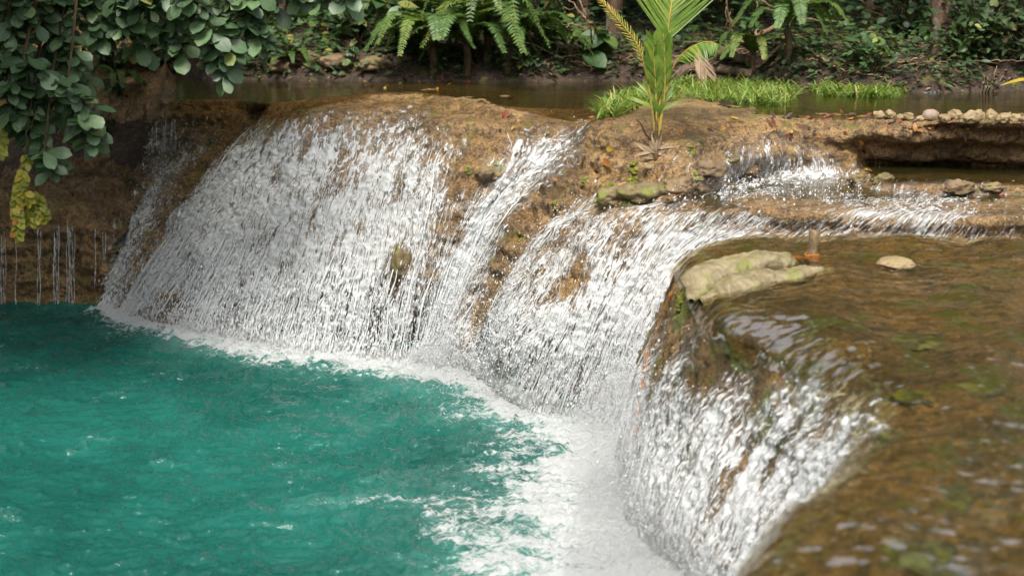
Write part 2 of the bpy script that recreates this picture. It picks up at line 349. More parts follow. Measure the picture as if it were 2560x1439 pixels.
def ctrl_of(ribs):
    out = []
    for pts, fl, uc in ribs:
        out.append([[*at(*p), int(f) / 9.0, u] for p, f, u in zip(pts, fl, uc)])
    return np.array(out)
def flow_coords(P):
    v = np.concatenate([np.zeros((P.shape[0], 1)), np.cumsum(np.linalg.norm(np.diff(P, axis=1), axis=2), axis=1)], 1)
    du = np.linalg.norm(np.diff(P, axis=0), axis=2)
    u = np.concatenate([np.zeros((1, P.shape[1])), np.cumsum(np.median(du, axis=1, keepdims=True) * np.ones((1, P.shape[1])), axis=0)], 0)
    return u, v
def amp_at(ri, ki):
    """how rough the rock is by rib and by place along it: the pool beds are smooth, the right-hand tiers flat"""
    a = np.interp(ki, [0, 1, 2, 3, 13], [0.25, 0.25, 0.35, 0.9, 1.0])[None, :] * np.interp(ri, [0, 5, 6, 12, 14, 28], [2.2, 2.0, 1.2, 0.9, 1.0, 1.0])[:, None]
    flat = np.interp(ri, [20, 22.5, 28], [0, 1, 1])[:, None] * np.interp(ki, [4.1, 4.9, 7.6, 8.5], [0, 1, 1, 0])[None, :]
    return a * (1 - 0.62 * flat)
def rough_rock(P, N, amp=1.0, flow=None):
    x, y, z = P[..., 0], P[..., 1], P[..., 2]
    h = 0.10 * fbm(x * 0.9, y * 0.9, z * 0.9, 3, 3) + 0.075 * fbm(x * 3, y * 3, z * 3.5, 4, 5, 0.6)
    pit = noise(x * 11, y * 11, z * 14, 613)
    h = h - 0.03 * np.clip(pit - 0.15, 0, 1) + 0.012 * np.floor(3 * fbm(x * 5, y * 5, z * 9, 2, 617)) / 3
    h = h + 0.045 * (ridged(x * 6, y * 6, z * 8, 3, 9) - 0.5) + 0.022 * fbm(x * 15, y * 15, z * 15, 2, 21)
    return h * amp

C0 = ctrl_of(RIBS)
C0[:4, :4, 1] += 1.6; C0[4, :2, 1] += .3        # the left wall stands back in a recess
Cr = C0.copy(); Cr[..., 1] += Cr[..., 4]; Cr[24:26, 4, 1] += 0.35; Cr[26:, 4, 1] += 0.05; Cr[23, 4, 1] += 0.1
D, ku, kv = loft(Cr, 0.019, {0: 0.08, 1: 0.06})
P = D[..., :3]; N = normals(P)
N *= np.sign(np.median((N * (np.array([0, 0, HC]) - P)).sum(2)))
kcum = np.cumsum([0] + kv); vidx = np.arange(P.shape[1])
AMP = amp_at(np.interp(np.arange(P.shape[0]), np.cumsum([0] + ku), np.arange(len(ku) + 1)), np.interp(vidx, kcum, np.arange(len(kcum))))
flowD = np.clip(D[..., 3], 0, 1)
Pr = P + N * (rough_rock(P, N) * AMP)[..., None]
# horizontal ribs of lime on the bare ledges
led = (1 - flowD) * np.interp(vidx, [kcum[2], kcum[3], kcum[9], kcum[10]], [0, 1, 1, .4])[None, :]
zb = Pr[..., 2] * 26 + 2.5 * fbm(Pr[..., 0] * 1.5, Pr[..., 1] * 1.5, Pr[..., 2] * 1.5, 3, 77)
Pr = Pr + N * (0.034 * np.sin(zb) * led)[..., None]
rock = grid_obj('rock_terraces', Pr, M['rock'])
tag(rock, 'brown limestone terraces stepping down under the waterfalls', 'rock', kind='structure')

# near terrace on the right, ribs run from the right across the top, over the lip and down
NEAR = [
 ([(3000,640,2.12),(2600,618,2.14),(2300,602,2.15),(2000,598,2.13),(1830,608,2.08),(1720,645,1.98),(1660,740,1.6),(1620,850,1.2),(1590,980,.7),(1565,1100,.3),(1550,1180,-.2)], "00000012488"),
 ([(3000,700,2.05),(2600,690,2.05),(2300,680,2.05),(2050,680,2.03),(1880,695,2.0),(1760,725,1.9),(1690,800,1.6),(1640,900,1.2),(1600,1030,.75),(1570,1170,.3),(1550,1260,-.2)], "00000012689"),
 ([(3000,800,2.0),(2650,785,2.0),(2350,770,2.0),(2100,765,1.98),(1920,775,1.95),(1810,810,1.86),(1740,890,1.55),(1690,990,1.2),(1650,1110,.8),(1610,1260,.35),(1580,1350,-.2)], "00000135789"),
 ([(3050,900,1.97),(2700,880,1.97),(2400,860,1.96),(2200,850,1.94),(2060,850,1.9),(1950,885,1.78),(1870,960,1.5),(1800,1070,1.15),(1750,1190,.8),(1700,1340,.35),(1660,1450,-.2)], "00000136889"),
 ([(3100,1010,1.95),(2750,985,1.95),(2480,960,1.94),(2310,945,1.92),(2200,950,1.88),(2120,990,1.75),(2050,1070,1.5),(1980,1170,1.15),(1910,1290,.8),(1840,1430,.4),(1780,1560,-.2)], "00001577889"),
 ([(3100,1120,1.93),(2780,1090,1.93),(2520,1055,1.92),(2360,1035,1.9),(2250,1035,1.86),(2170,1065,1.74),(2100,1135,1.5),(2030,1230,1.15),(1960,1350,.8),(1890,1500,.4),(1840,1640,-.2)], "00002677788"),
 ([(3100,1240,1.92),(2800,1210,1.92),(2520,1170,1.91),(2340,1145,1.9),(2210,1150,1.86),(2120,1180,1.74),(2040,1245,1.5),(1970,1340,1.15),(1910,1450,.8),(1850,1600,.4),(1800,1750,-.2)], "00001466888"),
 ([(3100,1380,1.92),(2800,1340,1.92),(2480,1280,1.91),(2270,1245,1.9),(2100,1250,1.85),(2010,1280,1.73),(1940,1350,1.5),(1880,1440,1.15),(1830,1550,.8),(1790,1700,.4),(1750,1850,-.2)], "00011367888"),
 ([(3100,1540,1.92),(2780,1480,1.92),(2400,1400,1.91),(2130,1360,1.9),(1960,1370,1.85),(1890,1410,1.73),(1840,1480,1.5),(1800,1570,1.15),(1760,1680,.8),(1730,1830,.4),(1700,1990,-.2)], "00000134677"),
 ([(3100,1750,1.92),(2750,1680,1.92),(2350,1580,1.91),(2100,1540,1.9),(1900,1540,1.85),(1830,1580,1.73),(1790,1650,1.5),(1760,1760,1.15),(1730,1880,.8),(1710,2050,.4),(1690,2200,-.2)], "00000124567"),
 ([(3100,2100,1.92),(2750,2000,1.92),(2350,1850,1.91),(2050,1800,1.9),(1880,1800,1.85),(1800,1850,1.73),(1770,1950,1.5),(1750,2060,1.15),(1720,2200,.8),(1700,2400,.4),(1690,2600,-.2)], "00000123456"),
]
NC = np.array([[[*at(*p), int(f) / 9.0, 0.0] for p, f in zip(pts, fl)] for pts, fl in NEAR])
back = NC[:1].copy(); back[..., 1] += 0.30; back[..., 2] -= 0.30; back[..., 3] = 0
back2 = NC[:1].copy(); back2[..., 1] += 0.35; back2[..., 2] -= 1.0; back2[..., 3] = 0
NC = np.concatenate([back2, back, NC], 0)
ND, nku, nkv = loft(NC, 0.02)
NP = ND[..., :3]; NN = normals(NP); NN *= np.sign(np.median((NN * (np.array([0, 0, HC + 3]) - NP)).sum(2)))
nf = np.clip(ND[..., 3], 0, 1)
nkc = np.cumsum([0] + nkv); nv_i = np.arange(NP.shape[1])
namp = np.interp(nv_i, [0, nkc[4], nkc[5], nkc[7], NP.shape[1]], [0.7, 0.7, 0.75, 0.95, 1.0])[None, :]
NU, NV = flow_coords(NP)
groove = 0.03 * fbm(NU * 5, NV * 0.8, None, 3, 55) * np.interp(nv_i, [nkc[4], nkc[6]], [0.3, 1.0])[None, :]
# stepped swells in the bed under the running water
swell = 0.035 * np.sin(NV * 5.2 + 2.2 * fbm(NU * 0.9, NV * 0.6, None, 2, 31)) * np.interp(nv_i, [0, nkc[3], nkc[5]], [1, 1, 0])[None, :]
NPr = NP + NN * ((rough_rock(NP, NN) * namp) + groove + swell)[..., None]
rock2 = grid_obj('rock_shelf', NPr, M['rock_near'])
tag(rock2, 'near brown rock shelf with green algae under running water', 'rock', kind='structure')

HOLES = [(1165,450,.24,.45,.75),(1230,360,.3,.25,.5),(1000,680,.2,.34,.85),(1120,570,.22,.4,.6),(930,770,.28,.2,.6),(720,690,.07,.3,.75),(960,850,.35,.2,.6),(1010,790,.3,.25,.6),(840,310,.10,.25,.5),(770,370,.08,.35,.5),(700,430,.06,.3,.45),(640,830,.3,.12,.5),(520,800,.25,.12,.4),(1080,680,.12,.3,.5),(590,520,.08,.15,.4),(900,560,.09,.2,.45),(830,450,.08,.2,.35),(470,640,.06,.2,.35),
 (1290,600,.24,.6,.55),(1245,870,.3,.36,.95),(1440,690,.2,.3,.9),(1390,745,.24,.2,.75),(1570,600,.18,.25,.55),(1200,780,.2,.3,.6),(1500,880,.2,.3,.6),(1370,860,.18,.3,.55),(1330,980,.5,.2,.6),(1450,980,.4,.2,.5),(1550,830,.13,.3,.5),(1350,650,.2,.5,.5),(1600,720,.1,.3,.45),(1420,590,.14,.25,.5),(1000,480,.1,.3,.45),(780,560,.09,.25,.45),(1080,330,.16,.25,.5),(660,600,.07,.2,.4),(1640,640,.12,.2,.4),(1480,620,.12,.25,.4),
 (1780,900,.16,.4,.85),(1700,800,.22,.4,.9),(1640,930,.2,.35,.8),(1880,1130,.09,.4,.7),(1960,1130,.08,.5,.65),(1800,1250,.08,.5,.7),(1720,1120,.08,.45,.6),(1900,980,.12,.2,.6),(2060,1060,.07,.4,.6),(1860,1380,.07,.4,.6),(1940,1290,.07,.3,.5),(1690,1390,.06,.3,.5)]
BV0 = None
def cut_holes(P, T, F):
    global BV0
    if BV0 is None:
        V, Fc, n = [], [], 0
        for o in (rock, rock2):
            V += [v.co.copy() for v in o.data.vertices]; Fc += [[i + n for i in p.vertices] for p in o.data.polygons]; n = len(V)
        BV0 = BVHTree.FromPolygons(V, Fc)
    F = F.copy(); wx_ = 1 + .55 * fbm(P[..., 0] * 4, P[..., 1] * 4, P[..., 2] * 4, 3, 881)
    for px, py, rx, ry, s_ in HOLES:
        r = BV0.ray_cast(Vector((0, 0, HC)), ray(px, py).normalized())
        if r[0] is None: continue
        d = P - np.array(r[0])[None, None]; al = (d * T).sum(2); pe = np.maximum((d * d).sum(2) - al * al, 0)
        q = np.sqrt(pe / rx**2 + (al / ry)**2) * wx_
        F *= 1 - s_ * (1 - sstep(.45, 1.35, q))
    return F
def white_sheet(name, Cc, sel, label, cat, step=0.014, off=0.035, seed=0, lo=0, thick=1.0):
    """white water over ribs sel[0]..sel[1]: a sheet with its own relief, thick where much water falls"""
    a, b_ = sel
    D, ku, kv = loft(Cc, step, {0: 0.08, 1: 0.05} if lo else None)
    kc = np.cumsum([0] + ku)
    i0, i1 = max(0, kc[a] - (2 if a else 0)), kc[min(b_, len(ku))]
    D = D[i0:i1 + 1]
    P = D[..., :3]; N = normals(P)
    N *= np.sign(np.median((N * (np.array([0, 0, HC + (0 if lo else 3)]) - P)).sum(2)))
    F = np.clip(D[..., 3], 0, 1); u, v = flow_coords(P); u = u + i0 * step
    base = rough_rock(P, N)
    if lo:
        kvc = np.cumsum([0] + kv)
        base = base * amp_at(np.interp(np.arange(i0, i0 + P.shape[0]), kc, np.arange(len(kc))), np.interp(np.arange(P.shape[1]), kvc, np.arange(len(kvc))))
    T = np.gradient(P, axis=1); T /= np.maximum(np.linalg.norm(T, axis=2, keepdims=True), 1e-9)
    F = cut_holes(P, T, F)
    fr = np.linspace(0, 1, P.shape[1])[None, :] * np.ones_like(F)
    fall = np.clip(0.15 + 0.85 * sstep(0.45, 0.9, fr), 0, 1) if lo else sstep(0.5, 0.9, fr)
    # clumps and strings in the falling water
    wob = 0.25 * fbm(u * 2.2, v * 1.2, None, 2, 91 + seed)
    c1 = ridged((u + wob) * 7, v * 3.4, None, 3, 40 + seed, 0.55); c2 = ridged((u + wob * .6) * 8, v * 1.1, None, 3, 60 + seed, 0.55)
    cl = c1 * (1 - fall) + c2 * fall
    big = fbm(u * 1.1, v * 0.45, None, 3, 14 + seed)
    mid = fbm(u * 4.2 + wob, v * (1.9 if lo else 1.4), None, 3, 24 + seed)
    foam = F * (0.92 + 0.5 * big + 0.5 * mid) + (cl - 0.55) * 0.95 * np.sqrt(np.clip(F, 0, 1)) - 0.10 * fall
    foam = np.clip(foam, 0, 1.15)
    h = off * np.clip(F * 3, 0.25, 1) + thick * F * (0.03 * (cl - 0.4) + 0.03 * mid + 0.010 * fbm(u * 22, v * 9, None, 2, 70 + seed))
    Pw = P + N * (base * (1 - 0.5 * fall * F) + h)[..., None]
    keep = (F > 0.03)
    if lo: keep &= (P[..., 2] > -0.15)
    o = grid_obj(name, Pw, M['foam'], keep, np.stack([u, v], -1), {'foam': foam, 'fall': fall, 'film': np.clip(F * 2.0, 0, 1)})
    tag(o, label, cat, kind='structure')
    return Pw, N, F, T, fr
SPR = []
Ck = C0
SPR.append(white_sheet('waterfall', Ck, (3, 6), 'thin stream sliding down the dark rock left of the big white dome', 'waterfall', seed=1, lo=1))
SPR.append(white_sheet('waterfall', Ck, (6, 14), 'broad white dome-shaped cascade, widest fall on the left', 'waterfall', seed=2, lo=1))
SPR.append(white_sheet('waterfall', Ck, (14, 16), 'narrow bright chute running diagonally beside the white dome', 'waterfall', seed=3, lo=1))
SPR.append(white_sheet('waterfall', Ck, (16, 24), 'middle cascade spreading over rounded brown rock below the mossy ledge', 'waterfall', seed=4, lo=1))
SPR.append(white_sheet('waterfall', Ck, (24, 28), 'low curtain of water behind the rock shelf with the stake', 'waterfall', seed=5, lo=1))
SPR.append(white_sheet('waterfall', NC, (2, 12), 'nearest blurred waterfall pouring off the brown rock shelf', 'waterfall', seed=6, step=0.012, off=0.03))

# running sheet of clear water over the near shelf
u, v = NU, NV
rip = 0.006 * fbm(u * 4.0, v * 1.6, None, 3, 101) + 0.0015 * fbm(u * 14, v * 5, None, 2, 103)
lev = np.interp(nv_i, [0, nkc[5], nkc[6], nkc[8]], [0.045, 0.040, 0.03, 0.02])[None, :]
Pf = NP + NN * (rough_rock(NP, NN) * namp * 0.36 + swell * 0.5 + groove * 0.6 + lev + rip)[..., None]
keepf = np.zeros(Pf.shape[:2], bool); keepf[:, :(nkc[5] + nkc[6]) // 2] = True
o = grid_obj('shelf_water', Pf, M['sheet'], keepf); tag(o, 'clear shallow water running over the near rock shelf', 'water', kind='structure')

def flat_water(name, poly, z, mat, label, step=0.08, amp=0.004, z2=None):
    """level water: a fine grid clipped to an outline given by directions on the plane z"""
    pts = np.array([at(x, y, z)[:2] for x, y in poly])
    x0, y0 = pts.min(0); x1, y1 = pts.max(0)
    X, Y = np.meshgrid(np.arange(x0, x1 + step, step), np.arange(y0, y1 + step, step), indexing='ij')
    ins = np.zeros(X.shape, bool); j = len(pts) - 1
    for i in range(len(pts)):
        xi, yi = pts[i]; xj, yj = pts[j]
        c = ((yi > Y) != (yj > Y)) & (X < (xj - xi) * (Y - yi) / (yj - yi + 1e-12) + xi); ins ^= c; j = i
    Z = z + amp * fbm(X * 2.2, Y * 3.5, None, 3, 131)
    o = grid_obj(name, np.stack([X, Y, Z], -1), mat, ins, flip=False)
    return tag(o, label, 'water', kind='structure')
flat_water('upper_pool_water', [(445,250),(560,246),(690,256),(745,249),(820,241),(930,232),(1040,229),(1130,240),(1220,258),(1310,268),(1420,272),(1520,270),(1600,262),(1700,270),(1790,276),(1880,284),(1975,287),(2105,291),(2265,297),(2415,302),(2575,304),(2800,306),(3300,306),(3300,190),(2560,185),(1700,170),(700,168),(445,178)], 2.905, M['stream'], 'still shallow upper pool in front of the forest bank')
flat_water('terrace_pool_water', [(2180,396),(2800,392),(3300,392),(3300,460),(2780,457),(2545,456),(2372,455),(2240,452),(2190,440)], 2.352, M['stream'], 'small brown pool under the overhanging ledge')
flat_water('terrace_pool_water', [(1740,480),(1840,440),(2000,424),(2110,430),(2250,470),(2450,474),(3300,478),(3300,552),(2740,548),(2490,540),(2280,536),(2085,530),(1960,523),(1845,517),(1760,514)], 2.252, M['stream'], 'brown pool behind the crest of the middle cascade')

# ------------------------------------------------------------------ lower pool
shore = [C0[i, 12, :3] for i in range(1, 26)] + [NC[i, 9, :3] for i in range(2, len(NC))]
swt = [.25,.3,.35,.6,.85,.85] + [1.0]*9 + [1.1,1.0,.9,.9,.9,.9,1.0,1.15,1.3,1.3][:10] + [1.35]*12
shore = np.array(shore); 
def pool_grid():
    ys = [];  y = 6.0
    while y < 21.5: ys.append(y); y += 0.018 + 0.0009 * y
    ys = np.array(ys); t = np.linspace(-0.62, 0.27, 760)
    Y = np.repeat(ys[None, :], len(t), 0); X = t[:, None] * (Y * 0.62 + 4.5)
    return X, Y
X, Y = pool_grid()
dmin = np.full(X.shape, 1e9); wgt = np.zeros(X.shape)
for i in range(len(shore) - 1):
    a, b_ = shore[i], shore[i + 1]; wa, wb = swt[min(i, len(swt)-1)], swt[min(i+1, len(swt)-1)]
    ab = b_[:2] - a[:2]; L2 = max(1e-9, ab @ ab)
    t = np.clip(((X - a[0]) * ab[0] + (Y - a[1]) * ab[1]) / L2, 0, 1)
    d = np.hypot(X - a[0] - t * ab[0], Y - a[1] - t * ab[1])
    m = d < dmin; dmin = np.where(m, d, dmin); wgt = np.where(m, wa + (wb - wa) * t, wgt)
reach = wgt * np.interp(Y, [10, 13, 14.5, 17, 19], [1.6, 1.5, 1.0, 0.8, 0.65])
wx, wy = X + 0.35 * fbm(X * 0.9, Y * 0.9, None, 3, 201), Y + 0.35 * fbm(X * 0.9, Y * 0.9, None, 3, 203)
rag = fbm(wx * 1.3, wy * 2.0, None, 4, 207)
foam = np.clip(1.15 - dmin / np.maximum(reach, .05) + 0.55 * rag * sstep(0, .4, dmin / np.maximum(reach, .05)), 0, 1) * np.clip(wgt, 0, 1)
# a drifting line of bubbles in the middle of the pool
q0, q1 = at(640, 1262, 0.0), at(1290, 1255, 0.0); qq = (q1 - q0); L2 = qq.x**2 + qq.y**2
t = np.clip(((X - q0.x) * qq.x + (Y - q0.y) * qq.y) / L2, 0, 1)
dl = np.hypot(X - q0.x - t * qq.x, (Y - q0.y - t * qq.y)) + 0.1 * rag
crest = ridged(wx * 2.6, wy * 4.6, None, 4, 213, .55) + .5 * fbm(X * 1.3, Y * 1.3, None, 2, 241)
foam = np.maximum(foam, .36 * sstep(.98, 1.10, crest))  # pale flecks painted on the wave crests in place of sky glints
foam = np.maximum(foam, np.clip(0.42 + .2 * t - dl * 1.5 + .45 * rag, 0, .5) * sstep(0, .25, t))
foam = np.maximum(foam, np.clip(0.10 + 0.40 * fbm(wx * 1.6, wy * 2.6, None, 4, 233) - 0.05 * dmin, 0, .26) * (dmin < 3.5))
near = np.exp(-dmin / 1.6)
Z = 0.022 * fbm(X * 1.5 + .3 * Y, Y * 2.4, None, 2, 211) + 0.034 * ridged(wx * 2.6, wy * 4.6, None, 4, 213, .55) ** 2 + 0.006 * fbm(X * 12, Y * 18, None, 2, 217)
Z = Z * (1.9 + 1.0 * near) + foam * (0.05 * ridged(wx * 4, wy * 5, None, 3, 221) + 0.03 * fbm(X * 11, Y * 13, None, 2, 223)) - 0.015
pool = grid_obj('pool_water', np.stack([X, Y, Z], -1), M['pool'], None, None, {'foam': foam})
tag(pool, 'turquoise pool with white foam where the falls land', 'water', kind='structure')

# ------------------------------------------------------------------ far bank and hillside
SHX = [at(-900, 190, 2.9) + Vector((0, 4, 0)), at(330, 192, 2.9) + Vector((0, 3.6, 0)), at(430, 192, 2.9) + Vector((0, 2, 0)), at(530, 193, 2.9), at(700, 194, 2.9), at(1300, 198, 2.9), at(1700, 196, 2.9), at(2000, 214, 2.9), at(2300, 224, 2.9), at(2560, 216, 2.9), at(3400, 215, 2.9)]
def bank_z(x, y):
    x = np.asarray(x, float); y = np.asarray(y, float)
    s = np.interp(x, [p.x for p in SHX], [p.y for p in SHX]) + 0.25 * fbm(x * 1.1, x * 0 + 3.3, None, 3, 301) - 0.75
    d = y - s
    z = 2.72 + 0.55 * sstep(-0.5, 0.9, d) + 0.10 * np.clip(d, 0, 8) + 0.35 * np.clip(d - 8, 0, 60) + 0.10 * fbm(x * 1.2, y * 1.2, None, 4, 303) * sstep(-.3, 1, d)
    z = np.where(d < 0, 2.72 + 0.55 * sstep(-0.5, 0.9, d) + d * 0.5, z)
    return z
bx = np.arange(-22, 24, 0.09); by = np.concatenate([np.arange(20, 30, 0.09), np.arange(30, 75, 0.9)])
X, Y = np.meshgrid(bx, by, indexing='ij')
bank = grid_obj('forest_ground', np.stack([X, Y, bank_z(X, Y)], -1), M['soil'], None)
tag(bank, 'dark leaf-littered forest bank behind the upper pool', 'ground', kind='structure')
# pool bed and left bank below everything, out to the distance
X, Y = np.meshgrid(np.linspace(-60, 60, 60), np.linspace(-40, 80, 60), indexing='ij')
o = grid_obj('ground', np.stack([X, Y, -1.6 + 0 * X + 0.2 * fbm(X * .3, Y * .3, None, 2, 5)], -1), M['soil'])
tag(o, 'ground under the pool', 'ground', kind='structure')

bpy.context.view_layer.update()
def bvh_of(*objs):
    V, F = [], []; n = 0
    for o in objs:
        me = o.data; mw = o.matrix_world
        V += [mw @ v.co for v in me.vertices]; F += [[i + n for i in p.vertices] for p in me.polygons]; n = len(V)
    return BVHTree.FromPolygons(V, F)
BV = bvh_of(rock, rock2, bank)
def hit(px, py):
    d = ray(px, py).normalized(); r = BV.ray_cast(Vector((0, 0, HC)), d)
    if r[0] is None: return at(px, py, 24), Vector((0, 0, 1))
    n = r[1]
    if n.dot(d) > 0: n = -n
    return r[0], n
def ground_at(x, y, z0=12):
    r = BV.ray_cast(Vector((x, y, z0)), Vector((0, 0, -1)))
    return r[0] if r[0] is not None else Vector((x, y, float(bank_z(x, y))))

TRK = []
# ------------------------------------------------------------------ drops thrown off the falls
OCT_V = np.array([[1,0,0],[-1,0,0],[0,1,0],[0,-1,0],[0,0,1],[0,0,-1]], float)
OCT_F = np.array([[0,2,4],[2,1,4],[1,3,4],[3,0,4],[2,0,5],[1,2,5],[3,1,5],[0,3,5]])
def drops(name, C, S, Dr, mat, label):
    """C centres, S radii, Dr long axis (scaled)"""
    n = len(C)
    a = Dr / np.maximum(np.linalg.norm(Dr, axis=1, keepdims=True), 1e-9)
    h = np.cross(a, rng.normal(size=(n, 3))); h /= np.linalg.norm(h, axis=1, keepdims=True); k = np.cross(a, h)
    L = np.linalg.norm(Dr, axis=1)
    V = C[:, None] + OCT_V[None, :, 0:1] * (h * S[:, None])[:, None] + OCT_V[None, :, 1:2] * (k * S[:, None])[:, None] + OCT_V[None, :, 2:3] * (a * (S * L)[:, None])[:, None]
    F = (np.arange(n) * 6)[:, None, None] + OCT_F[None]
    o = np_mesh(name, V.reshape(-1, 3), F.reshape(-1, 3), mat, True, nside=3)
    tag(o, label, 'spray', kind='stuff'); return o
def spray_from(S, n, lo, spread, rad, stretch=2.2, power=1.0, down=0.0):
    Pw, Nn, F, T, fr = S
    wt = (F ** power * sstep(lo, lo + 0.3, fr)).ravel(); wt[Pw[..., 2].ravel() < 0.0] = 0
    area = np.linalg.norm(np.cross(np.gradient(Pw, axis=0), np.gradient(Pw, axis=1)), axis=2).ravel()
    wt = wt * np.clip(area, 0, np.percentile(area, 98)); wt /= wt.sum()
    i = rng.choice(len(wt), n, p=wt)
    C = Pw.reshape(-1, 3)[i] + Nn.reshape(-1, 3)[i] * (np.abs(rng.normal(0, spread, n)) + 0.01)[:, None] + rng.normal(0, 0.012, (n, 3))
    C[:, 2] -= rng.random(n) * down; C[:, 2] = np.maximum(C[:, 2], 0.01)
    d = T.reshape(-1, 3)[i] * 0.6 + np.array([0, 0, -0.6]) + rng.normal(0, 0.18, (n, 3))
    d /= np.linalg.norm(d, axis=1, keepdims=True)
    r = rad * np.exp(rng.normal(0, 0.45, n))
    return C, r, d * (1 + (stretch - 1) * rng.random(n))[:, None]
def spray(S, label, *specs):
    q = [spray_from(S, *s) for s in specs]
    drops('spray', np.concatenate([x[0] for x in q]), np.concatenate([x[1] for x in q]), np.concatenate([x[2] for x in q]), M['spray'], label)
spray(SPR[0], 'fine drops along the thin stream left of the dome', (900, .2, .03, .005, 2.5))
spray(SPR[1], 'white drops falling off the broad dome cascade', (3500, .35, .04, .0045, 4.0), (7000, .66, .05, .0045, 7.0, .7, .12), (9000, .8, .12, .0028, 2.0, 1, .1))
spray(SPR[2], 'white drops flung from the diagonal chute', (900, .1, .05, .004, 3.0), (2500, .6, .12, .004, 3.0, 1, .1), (6000, .75, .22, .0026, 2.0, 1, .1))
spray(SPR[3], 'white drops bursting from the middle cascade', (3500, .38, .06, .0045, 3.0), (5000, .6, .15, .0042, 3.0, .7, .25), (16000, .7, .25, .0026, 2.0, .6, .2), (9000, .86, .5, .002, 1.5, .4, .1))
spray(SPR[4], 'drops from the low curtain behind the rock shelf', (800, .5, .03, .004, 2.0), (3500, .75, .16, .0045, 2.0))
spray(SPR[5], 'bright blurred drops in front of the nearest waterfall', (3500, .5, .05, .0036, 2.5), (5000, .62, .18, .0036, 2.0, 1, .3), (14000, .6, .3, .002, 2.0, 1, .3), (12000, .5, .5, .0016, 1.5, .6, .6))

# ------------------------------------------------------------------ ropes of water hanging in front of the undercut rock
def ropes(S, n, lo, hi, label, rmax=.013, flowmin=.25):
    """strings of white water: each follows the fall down from the sheet, thinning and beading before it lands"""
    Pw, Nn, F, T, fr = S; nu, nv = F.shape; VV, FF, m = [], [], 0; sd = 5; th = np.arange(sd) * 2 * math.pi / sd
    for _ in range(n):
        i = int(rng.integers(2, nu - 2)); f0 = rng.uniform(lo, hi); j0 = int(f0 * (nv - 1))
        if F[i, :].max() < flowmin or F[i, j0] < .12: continue
        j1 = int(min(nv - 1, j0 + (nv * rng.uniform(.06, .34)))); k = max(8, (j1 - j0) // 5)
        jj = np.linspace(j0, j1, k); ii = np.clip(i + np.cumsum(rng.normal(0, 1.3, k)), 1, nu - 2)
        p = Pw[np.round(ii).astype(int), np.round(jj).astype(int)].copy()
        for _s in range(3): p[1:-1] = (p[:-2] + 2 * p[1:-1] + p[2:]) / 4
        t = np.linspace(0, 1, k)[:, None]
        p = p + Nn[i, j0] * (.015 + rng.uniform(.0, .05) * t)
        p = p[p[:, 2] > -.03]; k = len(p)
        if k < 6: continue
        tt = np.linspace(0, 1, k)
        r = rng.uniform(.35, 1) * rmax * np.sin(np.pi * np.clip(tt * .93 + .05, 0, 1)) ** .6 * np.exp(.8 * noise(tt * k * .45, np.full(k, _ * 1.7), None, 701))
        dT = np.gradient(p, axis=0); dT /= np.maximum(np.linalg.norm(dT, axis=1, keepdims=True), 1e-9)
        A = np.cross(dT, [0.2, 1.0, 0.1]); A /= np.linalg.norm(A, axis=1, keepdims=True); B = np.cross(dT, A)
        VV.append((p[:, None] + A[:, None] * (r[:, None] * np.cos(th))[..., None] + B[:, None] * (r[:, None] * np.sin(th))[..., None]).reshape(-1, 3))
        q = np.arange(k * sd).reshape(k, sd) + m; q2 = np.roll(q, -1, 1); FF.append(np.stack([q[:-1], q2[:-1], q2[1:], q[1:]], -1).reshape(-1, 4)); m += k * sd
    o = np_mesh('water_strings', np.concatenate(VV), np.concatenate(FF), M['spray']); tag(o, label, 'water', kind='stuff')
ropes(SPR[1], 200, .68, .92, 'white strings of water along the lower half of the broad dome', .010)
ropes(SPR[1], 14, .3, .6, 'thin white strings high on the broad dome', .006)
ropes(SPR[2], 50, .4, .85, 'strings of water beside the diagonal chute', .008)
ropes(SPR[3], 75, .72, .9, 'strings of water hanging over the middle cascade', .007)
ropes(SPR[5], 60, .68, .92, 'blurred strings of water in the nearest fall', .005)

# ------------------------------------------------------------------ mist where the falls land
mm = bpy.data.materials.new('mist'); mm.use_nodes = True; mt_ = mm.node_tree; mt_.nodes.clear()
mo = mt_.nodes.new('ShaderNodeOutputMaterial'); mv = mt_.nodes.new('ShaderNodeVolumePrincipled')
mv.inputs['Color'].default_value = (.95, .96, .97, 1); mv.inputs['Density'].default_value = 0.3; mv.inputs['Anisotropy'].default_value = 0.2
mt_.links.new(mv.outputs[0], mo.inputs['Volume'])
def mist(c, rad, label, tilt=0.0):
    bm = bmesh.new(); bmesh.ops.create_icosphere(bm, subdivisions=3, radius=1.0)
    for v in bm.verts: v.co = Vector((v.co.x * rad[0], v.co.y * rad[1], v.co.z * rad[2]))
    me = bpy.data.meshes.new('mist'); bm.to_mesh(me); bm.free(); me.materials.append(mm)
    o = bpy.data.objects.new('mist', me); COL.objects.link(o); o.location = c; o.rotation_euler = (0, tilt, 0); tag(o, label, 'mist', kind='stuff')
a = at(1540, 1150, .45); mist((a.x, a.y - .1, .55), (.42, .7, .75), 'fine mist between the middle cascade and the rock shelf')
a = at(1620, 1439, .2); mist((a.x - .1, a.y, .3), (.55, 1.1, .55), 'mist rising at the foot of the nearest waterfall')
a = at(1090, 930, .1); mist((a.x, a.y - .1, .16), (.55, .35, .28), 'mist where the diagonal chute lands')
a = at(700, 880, .0); mist((a.x, a.y - .05, .10), (1.6, .35, .20), 'low mist along the foot of the broad dome')

